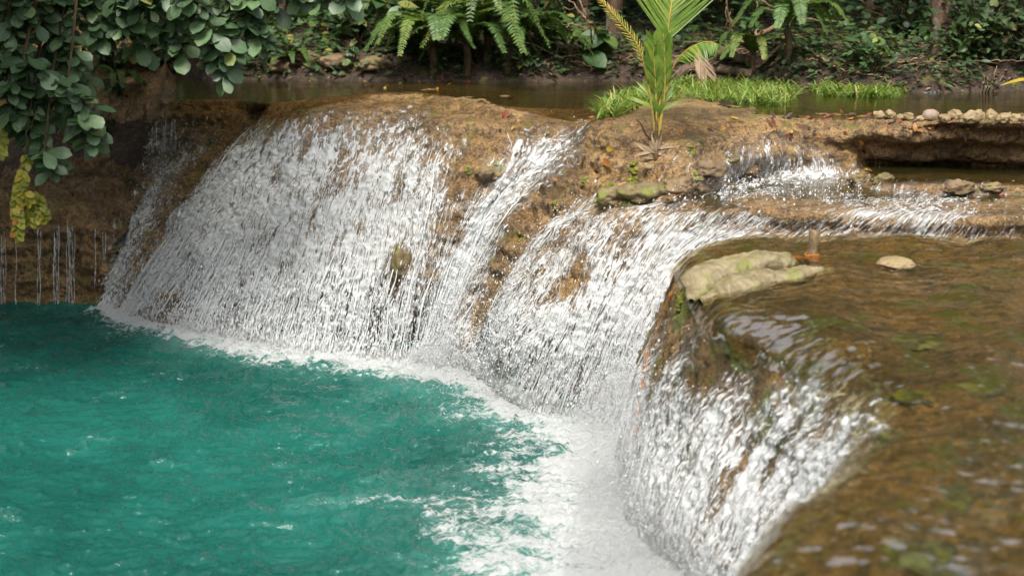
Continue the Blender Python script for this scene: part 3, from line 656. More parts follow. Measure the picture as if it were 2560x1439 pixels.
# ------------------------------------------------------------------ plants
def make_leaf(name, ramp, rough=0.42, trans=0.25, vein=0.35, spots=0.0):
    b = NB(name); r = b.attr('rnd'); uv = b.n('SeparateXYZ', {0: b.uv()})
    c = b.ramp(r, ramp)
    ax = b.math('ABSOLUTE', b.math('SUBTRACT', uv.outputs[0], 0.5))
    mid = b.rng(ax, 0.05, 0.015)
    rib = b.math('MULTIPLY', b.rng(b.math('SINE', b.math('MULTIPLY', b.math('SUBTRACT', uv.outputs[1], ax), 48.0)), 0.75, 1.0), 0.45)
    v = b.math('MULTIPLY', b.math('MAXIMUM', mid, rib), vein)
    c = b.mix(v, c, b.mix(0.5, c, (0.32, 0.36, 0.16)))
    n = b.noise(b.pos(), 14.0, 4, 0.6)
    c = b.mix(b.rng(n, 0.35, 0.7, 0.0, 0.45), c, b.mix(1.0, c, (0.5, 0.52, 0.4), 'MULTIPLY'))
    if spots: c = b.mix(b.math('MULTIPLY', b.rng(b.noise(b.pos(), 38.0, 3, 0.6), 0.63, 0.70), spots), c, (0.20, 0.11, 0.03))
    nb = b.bump(b.math('ADD', v, b.math('MULTIPLY', n, 0.3)), 0.35, 0.01)
    p = b.bsdf(Base_Color=c, Roughness=rough, Specular_IOR_Level=0.45, Normal=nb)
    t = b.n('BsdfTranslucent', {'Color': b.mix(1.0, c, (1.3, 1.25, 0.6), 'MULTIPLY')})
    return b.done(b.mixsh(trans, p, t))
def make_bark(name, a_, d_, sc=9.0, patch=None):
    b = NB(name); p = b.pos()
    n = b.noise(b.vmul(p, (1, 1, 0.35)), sc, 6, 0.65, 0.5); n2 = b.noise(p, 30, 4, 0.65)
    c = b.mix(b.rng(n, 0.35, 0.65), d_, a_)
    if patch: c = b.mix(b.rng(b.noise(p, 3.0, 4, 0.6, 0.6), 0.54, 0.62), c, patch)
    return b.done(b.bsdf(Base_Color=c, Roughness=0.8, Specular_IOR_Level=0.25, Normal=b.bump(b.math('ADD', n, b.math('MULTIPLY', n2, 0.5)), 0.8, 0.04)))
M['round_leaf'] = make_leaf('grey_green_leaf', [(0, (0.038, 0.076, 0.036)), (0.6, (0.082, 0.150, 0.072)), (0.95, (0.135, 0.22, 0.10)), (0.985, (0.19, 0.22, 0.06)), (1, (0.26, 0.15, 0.06))], 0.38, 0.2)
M['lime_leaf'] = make_leaf('lime_leaf', [(0, (0.17, 0.20, 0.02)), (0.55, (0.34, 0.33, 0.03)), (0.95, (0.42, 0.34, 0.03)), (1, (0.42, 0.16, 0.04))], 0.45, 0.3)
M['fern_leaf'] = make_leaf('fern_leaf', [(0, (0.060, 0.130, 0.035)), (0.6, (0.11, 0.205, 0.05)), (0.9, (0.18, 0.25, 0.05)), (1, (0.26, 0.22, 0.05))], 0.5, 0.3, 0.1)
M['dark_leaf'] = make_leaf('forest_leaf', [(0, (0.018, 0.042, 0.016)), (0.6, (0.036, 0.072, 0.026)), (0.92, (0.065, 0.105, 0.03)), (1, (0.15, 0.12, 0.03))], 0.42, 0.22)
M['bush_leaf'] = make_leaf('bush_leaf', [(0, (0.035, 0.085, 0.030)), (0.6, (0.060, 0.130, 0.042)), (0.93, (0.11, 0.17, 0.04)), (1, (0.30, 0.26, 0.05))], 0.42, 0.25, 0.3, 0.4)
M['grass'] = make_leaf('grass_blade', [(0, (0.08, 0.15, 0.03)), (0.5, (0.15, 0.25, 0.05)), (0.85, (0.24, 0.32, 0.07)), (1, (0.42, 0.34, 0.14))], 0.45, 0.35, 0.05)
M['palm_leaf'] = make_leaf('palm_leaf', [(0, (0.085, 0.17, 0.022)), (0.6, (0.15, 0.26, 0.035)), (1, (0.26, 0.34, 0.05))], 0.35, 0.35, 0.15)
M['palm_yellow'] = make_leaf('yellowing_palm_leaf', [(0, (0.22, 0.27, 0.03)), (0.6, (0.40, 0.33, 0.04)), (1, (0.48, 0.27, 0.04))], 0.4, 0.3, 0.1)
M['petiole'] = make_bark('yellow_petiole', (0.40, 0.28, 0.05), (0.28, 0.22, 0.05), 12)
M['bark'] = make_bark('pale_brown_bark', (0.17, 0.105, 0.068), (0.07, 0.042, 0.028), 11, (0.26, 0.21, 0.16))
M['stem'] = make_bark('stem', (0.11, 0.075, 0.04), (0.05, 0.035, 0.02))
M['twig'] = make_bark('dry_twig', (0.34, 0.235, 0.14), (0.17, 0.105, 0.06), 14)
M['log'] = make_bark('grey_log', (0.20, 0.14, 0.095), (0.07, 0.045, 0.03), 12)
M['straw'] = make_leaf('dead_palm_straw', [(0, (0.16, 0.10, 0.06)), (0.6, (0.30, 0.21, 0.13)), (1, (0.42, 0.32, 0.21))], 0.7, 0.1, 0.05)
M['litter'] = make_leaf('leaf_litter', [(0, (0.05, 0.03, 0.02)), (0.6, (0.13, 0.08, 0.045)), (0.93, (0.22, 0.15, 0.09)), (1, (0.32, 0.14, 0.04))], 0.75, 0.05, 0.05)
M['orange'] = make_bark('orange_fibre', (0.50, 0.20, 0.03), (0.33, 0.12, 0.02), 20)

SHAPES = {  # half width along the leaf
 'obovate': ([0, .12, .35, .65, .86, 1], [.04, .12, .34, .50, .38, .03]),
 'round': ([0, .08, .3, .6, .85, 1], [.03, .24, .47, .50, .32, .02]),
 'lance': ([0, .12, .35, .6, .85, 1], [.05, .28, .50, .42, .18, .01]),
 'strap': ([0, .3, .7, 1], [.45, .5, .34, .01]),
 'pinna': ([0, .5, 1], [.42, .5, .02]),
}
class LeafBuf:
    def __init__(s): s.V, s.F, s.U, s.A, s.n = [], [], [], [], 0
    def add(s, B, D, Nn, L, W, shape, bend=0.25, fold=0.15, rnd=None, wave=0.0):
        """many leaves at once: base, direction, normal, length, width"""
        B, D, Nn = (np.atleast_2d(np.asarray(q, float)) for q in (B, D, Nn)); n = len(B)
        if n == 0: return
        L = np.broadcast_to(np.asarray(L, float), (n,)); W = np.broadcast_to(np.asarray(W, float), (n,))
        D = D / np.maximum(np.linalg.norm(D, axis=1, keepdims=True), 1e-9)
        S = np.cross(D, Nn); S /= np.maximum(np.linalg.norm(S, axis=1, keepdims=True), 1e-9); Nn = np.cross(S, D)
        ts, ws = SHAPES[shape]; ts, ws = np.array(ts), np.array(ws); r = len(ts)
        bend = np.broadcast_to(np.asarray(bend, float), (n,)); fold = np.broadcast_to(np.asarray(fold, float), (n,))[:, None]
        ang = bend[:, None] * ts[None]                                    # the blade curls away from its normal
        al = L[:, None] * np.where(np.abs(bend[:, None]) > 1e-3, np.sin(ang) / np.where(np.abs(bend[:, None]) > 1e-3, bend[:, None], 1), ts[None])
        dn = -L[:, None] * np.where(np.abs(bend[:, None]) > 1e-3, (1 - np.cos(ang)) / np.where(np.abs(bend[:, None]) > 1e-3, bend[:, None], 1), 0)
        cen = B[:, None] + D[:, None] * al[..., None] + Nn[:, None] * dn[..., None]
        hw = W[:, None] * ws[None]
        up = Nn[:, None] * (hw * fold)[..., None]
        if wave: up = up + Nn[:, None] * (rng.normal(0, wave, hw.shape) * hw)[..., None]
        Lf, Rt = cen - S[:, None] * hw[..., None] + up, cen + S[:, None] * hw[..., None] + up
        V = np.stack([Lf, cen, Rt], 2).reshape(n, r * 3, 3)
        f = []
        for i in range(r - 1):
            a = i * 3; f += [[a, a + 1, a + 4, a + 3], [a + 1, a + 2, a + 5, a + 4]]
        f = np.array(f)
        F = (np.arange(n) * r * 3)[:, None, None] + f[None] + s.n
        U = np.tile(np.stack([np.tile([0, .5, 1], r), np.repeat(ts, 3)], -1)[None], (n, 1, 1))
        rn = rng.random(n) if rnd is None else np.broadcast_to(np.asarray(rnd, float), (n,))
        s.V.append(V.reshape(-1, 3)); s.F.append(F.reshape(-1, 4)); s.U.append(U.reshape(-1, 2)); s.A.append(np.repeat(rn, r * 3)); s.n += n * r * 3
    def build(s, name, mat, parent=None, origin=None):
        if not s.V: return None
        V = np.concatenate(s.V)
        if origin is not None: V = V - np.array(origin)[None]
        o = np_mesh(name, V, np.concatenate(s.F), mat, True, np.concatenate(s.U), {'rnd': np.concatenate(s.A)})
        if parent is not None: o.parent = parent
        return o
class TubeBuf:
    def __init__(s): s.V, s.F, s.n = [], [], 0
    def add(s, pts, rad, sides=6, wob=0.0):
        P = np.asarray([tuple(p) for p in pts], float); k = len(P)
        rad = np.interp(np.linspace(0, 1, k), np.linspace(0, 1, len(rad)), rad) if hasattr(rad, '__len__') else np.full(k, rad)
        T = np.gradient(P, axis=0); T /= np.maximum(np.linalg.norm(T, axis=1, keepdims=True), 1e-9)
        ref = np.array([0, 0, 1.0]) if abs(T[:, 2]).mean() < 0.8 else np.array([1.0, 0, 0])
        A = np.cross(T, ref); A /= np.maximum(np.linalg.norm(A, axis=1, keepdims=True), 1e-9); Bq = np.cross(T, A)
        th = np.arange(sides) * 2 * math.pi / sides
        rr = rad[:, None] * (1 + wob * rng.normal(0, 1, (k, sides)))
        V = P[:, None] + A[:, None] * (rr * np.cos(th))[..., None] + Bq[:, None] * (rr * np.sin(th))[..., None]
        i = np.arange(k * sides).reshape(k, sides); j = np.roll(i, -1, 1)
        F = np.stack([i[:-1], j[:-1], j[1:], i[1:]], -1).reshape(-1, 4)
        caps = []
        for row, rev in ((i[0], False), (i[-1], True)):
            c = list(row) if rev else list(row[::-1])
            for q in range(0, sides - 2, 2): caps.append([c[0], c[q + 1], c[q + 2], c[(q + 3) % sides]])
        F = np.concatenate([F, np.array(caps)])
        s.V.append(V.reshape(-1, 3)); s.F.append(F + s.n); s.n += k * sides
    def build(s, name, mat, parent=None, origin=None):
        V = np.concatenate(s.V)
        if origin is not None: V = V - np.array(origin)[None]
        o = np_mesh(name, V, np.concatenate(s.F), mat)
        if parent is not None: o.parent = parent
        return o
def curve(pts, n=10, jit=0.0):
    v = np.array([tuple(p) for p in pts], float)
    o = pchip(v, [max(2, n // max(1, len(v) - 1))] * (len(v) - 1)) if len(v) > 2 else np.linspace(v[0], v[-1], n)
    if jit:
        k = rng.normal(0, jit, o.shape); k[0] = 0; o = o + k
    return o
U3 = lambda n: (lambda q: q / np.linalg.norm(q, axis=1, keepdims=True))(rng.normal(size=(n, 3)))

# --- tree hanging over the pool from the left
org = Vector((-8.4, 20.2, 1.2))
tree = empty('overhanging_tree', org)
tag(tree, 'tree with round grey-green leaves hanging over the pool at upper left', 'tree')
tb = TubeBuf()
limb = curve([(-8.4, 20.2, 1.2), (-8.2, 19.9, 3.2), (-7.2, 18.8, 5.3), (-5.4, 17.0, 6.1), (-3.6, 16.3, 6.2), (-1.6, 16.2, 5.8)], 40)
tb.add(limb, [.28, .24, .18, .13, .08, .03], 9, 0.03)
tb.build('trunk', M['bark'], tree, org)
CH = [[(20,-60),(30,40),(40,110),(20,150),(15,190)], [(120,-60),(110,20),(115,70),(120,110),(118,150)], [(170,-60),(180,10),(200,50),(240,75),(245,100)],
 [(270,-60),(300,20),(330,60),(355,100),(362,125)], [(400,-60),(390,20),(420,70),(450,110),(455,140)], [(480,-60),(470,0),(520,60),(555,110),(560,150),(568,192)],
 [(560,-60),(590,20),(620,60),(650,90),(680,120)], [(-20,150),(40,190),(70,240),(60,280),(80,330),(100,370),(130,410)], [(60,150),(130,180),(180,230),(210,280),(215,330),(225,365)],
 [(100,120),(160,160),(205,200),(225,220)], [(-60,60),(-40,200),(-20,280),(-5,340)], [(640,-60),(660,0),(690,30)], [(330,-60),(350,-10),(370,20)], [(220,-60),(230,0),(215,30)],
 [(700,-80),(760,-20),(800,5)], [(850,-80),(850,-30),(870,0)], [(60,-40),(70,30),(80,60)], [(450,-60),(430,-10),(440,30)], [(520,-60),(540,0),(530,30)], [(600,-60),(560,10),(500,20)],
 [(0,20),(10,100),(50,150),(90,200)], [(90,180),(110,230),(150,260),(170,300)],
 [(30,-40),(45,60),(60,120),(90,170),(100,230)], [(140,60),(150,120),(140,170),(160,210)], [(20,230),(40,270),(95,310),(110,350)], [(150,90),(190,130),(200,160)], [(300,-60),(310,40),(300,70)], [(620,-60),(640,-10),(620,40),(650,60)], [(20,200),(25,250),(35,300)], [(170,210),(190,250),(235,300)], [(110,380),(135,415),(140,430)]]
for ci, ch in enumerate(CH):
    Yc = 15.6 + rng.normal(0, 0.25)
    pts = [at(x, y, Yc + 0.05 * j) for j, (x, y) in enumerate(ch)]
    top = limb[np.argmin(np.linalg.norm(limb - np.array(pts[0])[None], axis=1))]
    path = curve([top, tuple((np.array(top) + np.array(pts[0])) / 2 + np.array([0, 0, .15]))] + pts, 26, 0.008)
    brn = TubeBuf(); brn.add(path, [.03, .012, .006], 6)
    br = brn.build('branch', M['stem'], tree, org)
    lb = LeafBuf()
    dense = curve(pts, 40); L = np.concatenate([[0], np.cumsum(np.linalg.norm(np.diff(dense, axis=0), axis=1))])
    s = 0.0
    while s < L[-1] + 0.01:
        p = np.array([np.interp(s, L, dense[:, k]) for k in range(3)])
        tip = s > L[-1] - 0.12
        n = int(rng.integers(5, 8)); a0 = rng.random() * 6.28
        az = a0 + np.arange(n) * 2 * math.pi / n + rng.normal(0, .25, n)
        tilt = rng.uniform(-0.9, 0.25, n) - (0.25 if tip else 0)
        Dv = np.stack([np.cos(az) * np.cos(tilt), np.sin(az) * np.cos(tilt) * 0.8 - 0.15, np.sin(tilt)], -1)
        Nv = np.array([0, -0.55, 0.85])[None] + rng.normal(0, .22, (n, 3))
        q = p[None] + rng.normal(0, 0.03, (n, 3))
        big = 1.12 if ci in (2, 5) and s > L[-1] * .5 else 1.0
        lb.add(q, Dv, Nv, (lambda q: q)(_L := rng.uniform(.13, .30, n) * big), _L * rng.uniform(.52, .68, n), 'obovate', rng.uniform(.1, .6, n), rng.uniform(.05, .3, n), None, 0.05)
        s += rng.uniform(.08, .14)
    lb.build('foliage', M['round_leaf'], br)
    br.children[0].matrix_parent_inverse = Matrix.Identity(4)
    for v in (br.children[0],): v.data.transform(Matrix.Translation(-org))
# crown above the picture: shades the left of the pool
for k in range(10):
    c = limb[min(39, 8 + 3 * k)] + np.array([rng.normal(0, .6), rng.normal(.5, .6), rng.uniform(.3, 1.6)])
    lb = LeafBuf(); n = 330
    q = c[None] + rng.normal(0, [.75, .75, .42], (n, 3)); q[:, 2] = np.maximum(q[:, 2], 4.95 + .1 * rng.random(n))
    dv = U3(n); dv[:, 2] -= .4
    lb.add(q, dv, np.array([0, -.1, 1.0])[None] + rng.normal(0, .35, (n, 3)), rng.uniform(.17, .25, n), rng.uniform(.10, .15, n), 'obovate', .3, .15)
    lb.build('crown', M['round_leaf'], tree, org)

lb = LeafBuf(); n = 16000  # unseen slab of leaves, added to shade the left wall and pool
q = np.stack([rng.uniform(-13, -4.7, n), rng.uniform(12.0, 24.0, n), rng.uniform(5.0, 7.2, n)], -1)
k = fbm(q[:, 0] * .9, q[:, 1] * .9, q[:, 2], 2, 391) > -.22; q = q[k]; n = len(q); dv = U3(n); dv[:, 2] -= .4
lb.add(q, dv, np.array([0, -.1, 1.0])[None] + rng.normal(0, .35, (n, 3)), rng.uniform(.22, .32, n), rng.uniform(.14, .2, n), 'obovate', .3, .15)
lb.build('crown', M['round_leaf'], tree, org)

# --- yellow-green vine
def vine(label, stem, strands, Y):
    o0 = at(*stem[0], Y); v = empty('hanging_vine', o0); tag(v, label, 'vine', 'yellow-green hanging vines')
    t = TubeBuf(); t.add(curve([at(x, y, Y) for x, y in stem], 14, .006), [.008, .005], 5); 
    lb = LeafBuf()
    for st in strands:
        dn = curve([at(x, y, Y) for x, y in st], 30); t.add(dn, [.005, .003], 5)
        Ls = np.concatenate([[0], np.cumsum(np.linalg.norm(np.diff(dn, axis=0), axis=1))])
        for j, s in enumerate(np.arange(0.01, Ls[-1], .034)):
            p = np.array([np.interp(s, Ls, dn[:, k]) for k in range(3)])
            sg = 1 if j % 2 else -1
            for g in (sg, -sg * .3):
                d = np.array([g * 1.0, -.25, -.75]) + rng.normal(0, .18, 3)
                lb.add(p, d, np.array([g * .2, -.8, .6]) + rng.normal(0, .15, 3), rng.uniform(.085, .12), rng.uniform(.065, .085), 'round', .35, .2)
    t.build('stem', M['stem'], v, o0); lb.build('foliage', M['lime_leaf'], v, o0)
vine('longer yellow-green vine of overlapping leaves at the left edge', [(90,180),(70,300),(62,400)], [[(66,385),(72,410)],[(60,425),(45,470),(40,520),(45,560),(42,592)],[(60,470),(75,505)]], 15.3)
vine('shorter yellow-green vine with an orange leaf beside the longer one', [(95,200),(78,330),(66,400),(84,440),(78,470)], [[(72,475),(85,500),(95,520),(100,548)],[(92,478),(112,545)],[(78,520),(80,560)]], 15.38)
vine('short lime vine at the very edge of the frame', [(-8,180),(-3,290)], [[(-4,300),(4,340),(2,385)]], 15.3)

# --- forest trees
def trunk_tree(label, base, top, r, crown_n, lean_top=None, crown=True, group='trees on the forest bank'):
    t = empty('forest_tree', base); tag(t, label, 'tree', group)
    base = Vector(base); top = Vector(top)
    tb = TubeBuf(); mid = (base + top) / 2 + Vector((rng.normal(0, .08), 0, 0))
    path = curve([base + Vector((0, 0, -.3)), base + Vector((0, 0, .25)), mid, top], 30)
    rr = np.interp(np.linspace(0, 1, 30), [0, .06, .15, 1], [r * 1.5, r * 1.15, r, r * .55])
    tb.add(path, rr, 14, 0.025)
    limbs = []
    for k in range(6):
        a = k * 1.05 + rng.random(); p0 = path[int(19 + k * 1.6)]
        e = p0 + np.array([math.cos(a) * 2.1, math.sin(a) * 1.9, rng.uniform(.5, 1.6)]); limbs.append(e)
        tb.add(curve([p0, (p0 + e) / 2 + np.array([0, 0, .35]), e], 10, .02), [r * .4, r * .12], 7)
    tb.build('trunk', M['bark'], t, base)
    lb = LeafBuf()
    if crown:
        for e in limbs + [np.array(top)]:
            n = crown_n // 7
            for c in range(5):
                cc = e + rng.normal(0, [.9, .9, .55]); m = n // 5
                q = cc[None] + rng.normal(0, [.5, .5, .34], (m, 3)); dv = U3(m); dv[:, 2] -= .35
                lb.add(q, dv, np.array([0, 0, 1.0])[None] + rng.normal(0, .4, (m, 3)), rng.uniform(.36, .56, m), rng.uniform(.18, .27, m), 'lance', .4, .15)
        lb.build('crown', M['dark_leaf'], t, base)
    return t
def tb_at(px, py, Y):
    q, _ = hit(px, py)
    if Y < 26.6: return tuple(q)
    p = at(px, py, Y); return (p.x, p.y, float(bank_z(p.x, p.y)))
TT = [('brown trunk standing directly left of the palm sapling', 1535, 24.6, .155, 0.0), ('darker trunk further left, behind thin pale branches', 1458, 26.0, .14, .1),
      ('reddish trunk behind the fallen branches right of the palm', 2182, 26.5, .16, .0), ('leaning mottled trunk near the right side of the bank', 2352, 25.0, .165, -.35),
      ('thin dark trunk deep in the shade at left', 705, 25.5, .09, .3), ('dark trunk in the shade behind the big ferns', 1200, 28.5, .15, .2),
      ('trunk in deep shade behind the palm fronds', 1760, 29.0, .17, -.2), ('slim dark trunk at the far right edge of the forest', 2540, 28.0, .12, .1),
      ('dark trunk in the shade above the dark ledge at left', 420, 27.0, .14, .2), ('slim shaded trunk behind the broad leaves left of the ferns', 950, 29.0, .12, 0)]
for lab, px, Y, r, ln in TT:
    b0 = tb_at(px, {1535: 104, 1458: 85, 2182: 85, 2352: 135, 705: 75}.get(px, 60), Y); trunk_tree(lab, b0, (b0[0] + ln * 2, b0[1] + rng.normal(0, .3), b0[2] + rng.uniform(6.5, 9)), r, 1500)

# --- ferns and palms-like fronds
def frond(lb, tb, pts, L_pin, n, width, droop=.35, shape='pinna', rnd=None, up=(0, 0, 1), vee=.25, taper=.9, rad=(.008, .003), fwd=.55):
    d = curve(pts, 24); tb.add(d, rad, 5)
    Ls = np.linspace(0, 1, len(d)); s = np.linspace(.1, .995, n)
    p = np.stack([np.interp(s, Ls, d[:, k]) for k in range(3)], -1)
    T = np.gradient(d, axis=0); T = np.stack([np.interp(s, Ls, T[:, k]) for k in range(3)], -1); T /= np.linalg.norm(T, axis=1, keepdims=True)
    S = np.cross(T, np.array(up)); S /= np.maximum(np.linalg.norm(S, axis=1, keepdims=True), 1e-6); Nn = np.cross(S, T)
    prof = np.interp(s, [.0, .15, .4, .75, 1], [.35, .75, 1.0, .8, .22]) * taper + (1 - taper)
    for sg in (-1, 1):
        D = S * sg + T * fwd + Nn * vee + rng.normal(0, .07, p.shape)
        lb.add(p, D, Nn + rng.normal(0, .15, p.shape), L_pin * prof * rng.uniform(.88, 1.08, n), width * rng.uniform(.85, 1.1, n), shape, droop * rng.uniform(.6, 1.5, n), .1, rnd)
def fern(label, base, h, n, length, pin=.24, az0=0, spread=(0, 2 * math.pi), mat='fern_leaf', npin=52, group='ferns on the bank', rise=.55):
    base = Vector(base); f = empty('fern', base); tag(f, label, 'fern', group)
    tb = TubeBuf(); c = base + Vector((0, 0, h))
    if h > .15: tb.add(curve([base - Vector((0, 0, .1)), base + Vector((.03, 0, h / 2)), c], 8), [.07, .055], 8, .05); tb.build('stem', M['stem'], f, base)
    for k in range(n):
        a = (0.0 if k % 2 else math.pi) + rng.normal(0, .75) - (.3 if k % 2 else -.3); l = length * rng.uniform(.75, 1.15); up = rng.uniform(rise - .2, rise + .3)
        d = Vector((math.cos(a), math.sin(a), 0))
        pts = [c, c + d * l * .33 + Vector((0, 0, l * up * .55)), c + d * l * .66 + Vector((0, 0, l * up * .6)), c + d * l * .98 + Vector((0, 0, l * (up * .2 - rng.uniform(0, .25))))]
        lb, t2 = LeafBuf(), TubeBuf()
        frond(lb, t2, pts, pin * l / length, npin, .030, .5, rnd=np.clip(rng.random() * .7 + rng.random(npin) * .3, 0, 1))
        fr = lb.build('frond', M[mat], f, base); r_ = t2.build('midrib', M['petiole' if rng.random() < .1 else 'stem'], fr, base)
def bp(px, py, dz=0.0):
    p, n = hit(px, py); return Vector((p.x, p.y, p.z + dz))
fern('big tall fern clump at the water edge, largest on the bank', bp(1165,185), .45, 22, 1.4, .22)
fern('fern arching right, just right of the tallest fern clump', bp(1265,178), .35, 18, 1.3, .22)
fern('low drooping fern over the water left of the tallest clump', bp(1080,182), .4, 14, 1.1, .19)
fern('feathery fern behind the tall clump with upright fronds', bp(1215,150), .7, 16, 1.3, .22, rise=.9)
fern('pale yellowish fern right of the palm sapling above the logs', bp(1965,165), .55, 10, .85, .17)
fern('small fern below the fallen branch right of the palm', bp(1880,178), .25, 9, .7, .14)
fern('dim fern in the shade above the leaf-littered ledge', bp(905,90), .35, 8, .8, .16)
fern('fern tuft beside the thin pale branches left of the palm', bp(1420,150), .2, 8, .6, .13)
fern('dark fern under the hanging leaves at left', bp(440,140), .2, 10, .8, .15)
fern('feathery fern high on the right bank', bp(2480,120), .6, 10, .8, .16)
fern('small fern hanging at the edge of the dark left wall', bp(300,235,.1), .1, 8, .55, .12)
fern('tiny fern on the shaded ledge left of the crest', bp(720,170), .1, 7, .45, .1)

def bush(label, base, n, leaf, spread, hgt, mat='bush_leaf', shape='lance', wl=.5, name='shrub', group='shrubs on the bank', up=.9, low=.08):
    base = Vector(base); s = empty(name, base); tag(s, label, 'shrub', group)
    tb, lb = TubeBuf(), LeafBuf()
    stems = max(4, n // 9)
    for k in range(stems):
        a = rng.random() * 6.28; e = base + Vector((math.cos(a) * spread * rng.uniform(.2, 1), math.sin(a) * spread * .7 * rng.uniform(.2, 1), hgt * rng.uniform(.45, 1.05)))
        d = curve([base, (base * .5 + e * .5) + Vector((0, 0, hgt * .18)), e], 12, .01); tb.add(d, [.012, .004], 5)
        m = max(3, n // stems); q = d[np.clip((rng.random(m) ** .6 * 11).astype(int), 2, 11)] + rng.normal(0, low, (m, 3)) * 1.0
        az = rng.random(m) * 6.28; dv = np.stack([np.cos(az), np.sin(az) - .2, rng.uniform(-.75, .35, m)], -1)
        ln = leaf * rng.uniform(.65, 1.15, m)
        lb.add(q, dv, np.array([0, -.35, up])[None] + rng.normal(0, .3, (m, 3)), ln, ln * wl * rng.uniform(.85, 1.15, m), shape, rng.uniform(.1, .7, m), .15, None, .05)
    tb.build('stem', M['stem'], s, base); lb.build('foliage', M[mat], s, base)
    return s
BUSH = [
 ('dark big-leaved shrub left of the tall ferns', 1010,120, 60,.42,.75,1.5,'bush_leaf','lance',.55), ('broad-leaved shrub above the tall ferns', 1090,95, 60,.40,.7,1.6,'bush_leaf','lance',.5),
 ('shrub of dull leaves behind the leaf-littered ledge', 900,120, 80,.26,.7,1.1,'dark_leaf','lance',.5), ('low shrub at the left end of the leaf-littered ledge', 820,100, 60,.22,.6,.8,'bush_leaf','round',.8),
 ('little plant with round leaves on the stone ledge', 885,165, 14,.16,.15,.4,'bush_leaf','round',.8), ('plant with large flat round leaves by the thin branches', 1475,160, 12,.42,.28,.55,'bush_leaf','round',.72),
 ('shrub between the trunks left of the palm', 1390,70, 90,.22,.8,1.3,'dark_leaf','lance',.5), ('dark shrub behind the two brown trunks', 1500,40, 120,.25,1.0,1.4,'dark_leaf','lance',.5),
 ('shrub behind the palm sapling crown', 1720,80, 110,.24,.9,1.3,'dark_leaf','lance',.5), ('bright little shrub beside the fallen log', 1880,120, 60,.16,.45,.7,'bush_leaf','lance',.5),
 ('shrub above the leaning branch', 1960,70, 110,.22,.9,1.2,'dark_leaf','lance',.5), ('plant with one big round leaf on the right bank', 2145,150, 9,.30,.14,.5,'bush_leaf','round',.9),
 ('mid-green shrub above the grassy islet', 2180,185, 140,.13,.45,.55,'bush_leaf','lance',.55), ('vine-covered shrub right of the reddish trunk', 2250,100, 200,.15,.9,1.0,'dark_leaf','round',.8),
 ('dense shrub below the leaning trunk', 2400,150, 230,.14,.7,.6,'bush_leaf','lance',.55), ('dense dark vine mound on the right bank', 2450,150, 300,.14,.9,1.1,'dark_leaf','round',.85),
 ('vine mound at the right edge of the photo', 2560,150, 300,.15,.9,1.2,'dark_leaf','round',.85), ('tall leafy shrub at the upper right corner', 2520,60, 150,.28,.9,1.7,'bush_leaf','lance',.45),
 ('shrub overhanging the water at the far right', 2620,190, 200,.17,.9,.8,'dark_leaf','lance',.5), ('shrub with upright pale leaves beside the mottled trunk', 2300,110, 60,.2,.3,.6,'bush_leaf','lance',.4),
 ('dark shrub under the overhanging tree', 350,120, 160,.2,.9,1.1,'dark_leaf','lance',.5), ('dark shrub in the hollow at the left edge', 150,200, 180,.22,1.0,1.1,'dark_leaf','lance',.5),
 ('dark shrub high above the left hollow', 80,80, 180,.24,1.1,1.4,'dark_leaf','lance',.5), ('dark bush beside the small shaded fall', 560,120, 150,.2,.8,1.0,'dark_leaf','lance',.5),
 ('dim shrub behind the hanging round leaves', 660,90, 120,.22,.8,1.1,'dark_leaf','lance',.5), ('leafy sprig growing out of the dark left wall', 300,240, 40,.17,.35,.3,'bush_leaf','lance',.5),
 ('dark bush hanging over the small step fall at left', 385,170, 150,.2,.6,.5,'dark_leaf','lance',.5), ('dark leafy mass in the corner of the left recess', 290,170, 170,.2,.8,.6,'dark_leaf','lance',.5), ('dark drooping weeds low in the left recess', 230,330, 120,.18,.6,.4,'dark_leaf','lance',.5),
 ('drooping bush in front of the dark left cave', 60,330, 120,.2,.7,.5,'dark_leaf','lance',.5), ('shrub at the foot of the ferns trailing in the water', 1310,180, 70,.14,.4,.5,'bush_leaf','lance',.5),
 ('wiry shrub at the back between palm and branches', 1820,60, 130,.2,.9,1.2,'dark_leaf','lance',.5), ('tangled shrub between ferns and trunks', 1350,110, 100,.2,.7,.9,'dark_leaf','lance',.5),
 ('shaded shrub behind the tall fern clump', 1180,60, 130,.24,.9,1.3,'dark_leaf','lance',.5), ('dim bush far back in the left forest', 760,50, 150,.24,1.0,1.4,'dark_leaf','lance',.5),
]
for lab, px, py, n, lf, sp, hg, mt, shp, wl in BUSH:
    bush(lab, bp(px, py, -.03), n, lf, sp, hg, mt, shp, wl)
# far forest: too many leaves and stems to tell apart
lb = LeafBuf(); n = 24000
q = np.stack([rng.uniform(-17, 19, n), rng.uniform(25.5, 34, n), np.zeros(n)], -1)
q[:, 2] = bank_z(q[:, 0], q[:, 1]) + rng.random(n) ** 1.1 * 5.2
cl = fbm(q[:, 0] * .8, q[:, 1] * .8, q[:, 2] * .9, 2, 401); q = q[cl > -.12]; n = len(q)
dv = U3(n); dv[:, 2] -= .5
lb.add(q, dv, np.array([0, -.4, .8])[None] + rng.normal(0, .4, (n, 3)), rng.uniform(.22, .46, n), rng.uniform(.1, .22, n), 'lance', .4, .15)
n = 20000
q = np.stack([rng.uniform(-22, 24, n), rng.uniform(28.0, 40, n), np.zeros(n)], -1)
q[:, 2] = bank_z(q[:, 0], q[:, 1]) + 4.0 + rng.random(n) * 12
cl = fbm(q[:, 0] * .5, q[:, 1] * .5, q[:, 2] * .5, 2, 405); q = q[cl > -.15]; n = len(q)
lb.add(q, U3(n), np.array([0, -.4, .8])[None] + rng.normal(0, .4, (n, 3)), rng.uniform(.5, .9, n), rng.uniform(.25, .42, n), 'lance', .4, .15)
